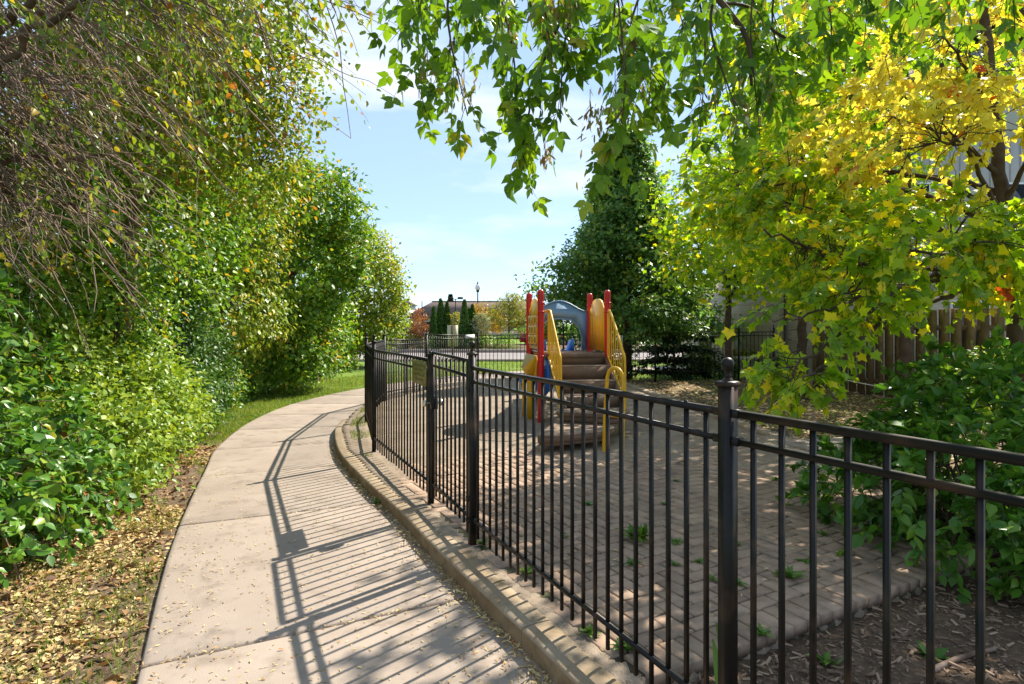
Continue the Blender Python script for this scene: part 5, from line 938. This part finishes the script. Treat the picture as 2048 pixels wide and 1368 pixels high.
scatter('brown_leaf_litter', 'larger brown curled leaves among the litter left of the path', 'leaf litter', np.stack([X, Y, soil_z(X, Y) + .008], -1), leafmat('brown_leaf', [(0, g(.10, .055, .03)), (.6, g(.24, .13, .06)), (1, g(.40, .20, .07))], .1, .7, .2), .06, T_OVAL, .7)
n = 6500; k = rng.integers(30, 200, n); f = rng.random(n); f = np.where(rng.random(n) < .35, 1 - np.abs(rng.normal(0, .07, n)), f); f = np.clip(f, .01, .985); q = pl[k] * (1 - f)[:, None] + pr[k] * f[:, None] + rng.normal(0, .03, (n, 2)); ok = (rng.random(n) < np.clip(1.35 - q[:, 1] / 7, .08, 1)) & (q[:, 0] > left_edge(q[:, 1]) + .03); q = q[ok]
kx = outer_x(q[:, 1]) - .02; q[:, 0] = np.minimum(q[:, 0], kx)
scatter('path_litter', 'small pale leaf flakes scattered over the path and along the kerb', 'leaf litter', np.column_stack([q, np.full(len(q), -.098)]), L_litter, .026, T_POD, .2)
jl = []
for jj in jn[2:8]:
    f = rng.random(110); a_ = pl[jj] * (1 - f)[:, None] + pr[jj] * f[:, None] + rng.normal(0, .012, (110, 2)); jl.append(a_[a_[:, 0] < outer_x(a_[:, 1]) - .03])
jl = np.concatenate(jl); scatter('joint_litter', 'crumbs and flakes caught in the path joints', 'leaf litter', np.column_stack([jl, np.full(len(jl), -.102)]), L_litter, .024, T_POD, .5)
n = 900; Y = rng.uniform(1.6, 8.0, n); X = outer_x(Y) - .015 - np.abs(rng.normal(0, .035, n))
scatter('kerb_litter', 'line of yellow leaf flakes gathered at the foot of the kerb', 'leaf litter', np.column_stack([X, Y, np.full(n, -.095) + rng.random(n) * .008]), L_litter, .036, T_POD, .5)
n = 4200; X = rng.uniform(-2.2, 3.6, n); Y = 2 + 13 * rng.random(n) ** 1.2; ok = (X > inner_x(Y) + .05) & (rng.random(n) < np.clip(.35 + .2 * X, .12, 1)); X, Y = X[ok], Y[ok]; dd_ = (X - BORD_O[0]) * BORD_N[0] + (Y - BORD_O[1]) * BORD_N[1]; ok = dd_ > .05; X, Y = X[ok], Y[ok]
scatter('playground_litter', 'tiny fallen leaves scattered over the paving and sand', 'leaf litter', np.column_stack([X, Y, np.maximum(sand_z(X, Y), .004)]), L_litter, .03, T_POD, .35)
n = 9000; X = rng.uniform(3.0, 9.5, n); Y = rng.uniform(5.5, 16.4, n); ok = X > edge_right(Y) + .05; X, Y = X[ok], Y[ok]
scatter('bank_litter', 'pale fallen leaves covering the shaded earth bank', 'leaf litter', np.column_stack([X, Y, rsoil_z(X, Y) + .006]), L_litter, .065, T_MAPLE, .4)
n = 9000; X = rng.uniform(.7, 4.0, n); Y = rng.uniform(.8, 4.2, n); dd_ = (X - BORD_O[0]) * BORD_N[0] + (Y - BORD_O[1]) * BORD_N[1]; ok = dd_ < -.01; X, Y = X[ok], Y[ok]
T_CHIP = tmpl([(-.12, 0, 0), (.12, 0, 0), (.09, 1, .03), (-.1, .95, 0), (-.11, .05, .06), (.11, .05, .07), (.08, .96, .09), (-.09, .92, .07)], [(4, 5, 6), (4, 6, 7), (0, 1, 5), (0, 5, 4), (1, 2, 6), (1, 6, 5), (3, 0, 4), (3, 4, 7)])
scatter('mulch_chips', 'brown wood chip mulch at the lower right beside the paving', 'mulch', np.column_stack([X, Y, mul_z(X, Y)]), L_chip, .045, T_CHIP, .5)
def blades(name, label, X, Y, Z, L, h, w_=.1):
    n = len(X); T = tmpl([(-w_ / 2, 0, 0), (w_ / 2, 0, 0), (w_ * .35, .55, .08), (-w_ * .35, .55, .08), (0, 1, .28)], [(0, 1, 2), (0, 2, 3), (3, 2, 4)]); mb = MB(); d = unit(np.array([0, 0, 1.]) + rng.normal(0, .4, (n, 3)) * [1, 1, 0]); put_leaves(mb, T, np.column_stack([X, Y, Z]), frames(d, rng.normal(0, 1, (n, 3)) * [1, 1, .1]), h * rng.uniform(.5, 1.2, n)); o = mb.build(name, L, None, attr=True, kind='stuff'); o['label'] = label; o['category'] = 'grass'; return o
n = 46000; Y = 7.6 + 14 * rng.random(n) ** 1.4; X = left_edge(Y) - .02 - rng.random(n) * (.5 + .16 * (Y - 7)); ok = vnoise(np.stack([X, Y, X * 0], -1), 2) > np.clip(.75 - (Y - 7.5) * .3, .1, 1); X, Y = X[ok], Y[ok]
blades('grass', 'short sunny grass strip between the path and the hedge', X, Y, lawn_z(X, Y), L_grass, .075)
n = 9000; Y = rng.uniform(1.5, 8.5, n); X = left_edge(Y) - .02 - np.abs(rng.normal(0, .8, n)); ok = vnoise(np.stack([X, Y, X * 0], -1), 2.4) > .50; X, Y = X[ok], Y[ok]
blades('sparse_grass', 'thin grass tufts among the litter left of the path', X, Y, soil_z(X, Y), L_grass, .06)
n = 12000; X = rng.uniform(-4.5, 6, n); Y = rng.uniform(17.0, 26.5, n); ok = np.min(np.abs(X[:, None] - pl[::20, 0][None]) + np.abs(Y[:, None] - pl[::20, 1][None]), 1) > 2.3; X, Y = X[ok], Y[ok]
blades('far_grass', 'lawn between the far path and the road', X, Y, np.full(len(X), -.16), L_grass, .11, .14)
n = 5000; Y = rng.uniform(5.2, 12, n); X = inner_x(Y) + .02 + np.abs(rng.normal(0, .18, n)); ok = vnoise(np.stack([X, Y, X * 0], -1), 2.2) > .52; X, Y = X[ok], Y[ok]
blades('verge_grass', 'worn grass between kerb and fence left of the gate', X, Y, sand_z(X, Y), L_grass, .045)
n = 5000; X = rng.uniform(3.2, 8, n); Y = rng.uniform(8, 16.3, n); ok = (X > edge_right(Y) + .1) & (vnoise(np.stack([X, Y, X * 0], -1), 1.2) > .55); X, Y = X[ok], Y[ok]
blades('bank_grass', 'sparse grass on the shaded earth bank', X, Y, rsoil_z(X, Y), L_grass, .08)
def weed(label, x, y, r, nl, z=.002, L=L_weed, T=None, upr=.5, group='weeds growing in the paving joints', w_=.22):
    o = thing('weed', label, 'weed', (x, y, z), group); th = np.arange(nl) * 2.4 + rng.random() * 6; p = np.tile([x, y, z], (nl, 1)) + rng.normal(0, r * .12, (nl, 3)) * [1, 1, .3]; p[:, 2] = np.maximum(p[:, 2], z); d = np.stack([np.cos(th), np.sin(th), upr * rng.uniform(.5, 1.5, nl)], -1)
    mb = MB(); put_leaves(mb, T or ovalhi(w_, 5, -.25), p, frames(d, np.array([0, 0, 1.]) + rng.normal(0, .2, (nl, 3))), r * rng.uniform(.6, 1.15, nl)); mb.build('leaves', L, o, attr=True); MB().tube([(x, y, z - .02), (x, y, z + r * .35)], .0025, 4).build('stalk', L, o)
def gp(u, v): d = 1.5 * FPX / (v - HOR); return (u - 1024) / FPX * d, d
x, y = gp(1275, 1080); weed('tall bushy weed growing from the paving behind the fence', x, y, .13, 34, upr=1.2)
for u, v in ((1350, 962), (1330, 1010), (1355, 1085), (1480, 1090), (1358, 1130), (1390, 1125), (1545, 960), (1600, 985), (1580, 1010), (1645, 1070), (1700, 1085), (1610, 1125), (1560, 1150), (1480, 1170), (1420, 1160), (1260, 1130), (1690, 1110), (1180, 1010), (1130, 1075)):
    x, y = gp(u + rng.normal(0, 6), v); weed('small green weed in a joint of the shaded brick paving', x, y, rng.uniform(.045, .075), 11)
for u, v, lab in ((1580, 1155, 'pale star shaped weed on the sunlit border pavers'), (1523, 1270, 'dark green rosette weed on the border pavers'), (1862, 1300, 'yellow green seedling in the mulch'), (1655, 1310, 'small seedling in the mulch beside the border'), (1180, 1268, 'weed at the foot of the fence above the kerb, middle one'), (1055, 1150, 'weed at the foot of the fence above the kerb, leftmost one'), (1250, 1300, 'weed at the foot of the fence above the kerb, nearest one'), (965, 1090, 'weed at the base of the gate hinge post'), (757, 1008, 'grassy weed in the path joint at the kerb')):
    x, y = gp(u, v)
    if u == 757: y = 1.60 * FPX / (v - HOR); x = (u - 1024) / FPX * y
    weed(lab, x, y, rng.uniform(.06, .09), 16, z=-.098 if u == 757 else (.004 if u < 1600 else -.04), upr=.7, group=None)
x, y = gp(1445, 1385); b = np.array([x, y, -.02]); o = thing('iris_plant', 'plant with broad blade leaves at the foot of the foreground post', 'plant', tuple(b))
for k in range(7):
    a = rng.uniform(-.9, .9) ; d = unit(np.array([math.sin(a) * .5, math.cos(a) * .25 - .1, .9])); m1 = MB(); put_leaves(m1, ovalhi(.10, 8, -.35), b[None] + rng.normal(0, .012, (1, 3)) * [1, 1, 0], frames(d[None], np.array([[0.2, -1., .3]])), np.array([.24 * rng.uniform(.7, 1.2)])); m1.build('leaf', L_weed, o)
# a few fallen sticks and a surface root
for u0, v0, u1, v1, zz, lab, r_ in ((1665, 1082, 1720, 1115, .01, 'thin pale stick lying on the paving', .004), (1683, 1138, 1692, 1162, .01, 'short bent twig lying near the border pavers', .003), (1352, 928, 1372, 926, .015, 'short stick lying on the sand by the fence', .010), (1860, 1330, 1990, 1285, -.03, 'bare surface root in the mulch', .016)):
    a, q = gp(u0, v0), gp(u1, v1); tag(MB().tube(spline([(a[0], a[1], zz), ((a[0] + q[0]) / 2 + .01, (a[1] + q[1]) / 2 + .015, zz + .006), (q[0], q[1], zz)], 9), np.linspace(r_, r_ * .6, 9), 6).build('fallen_stick' if 'root' not in lab else 'surface_root', M_twig, None, smooth=True), lab, 'stick' if 'root' not in lab else 'root')
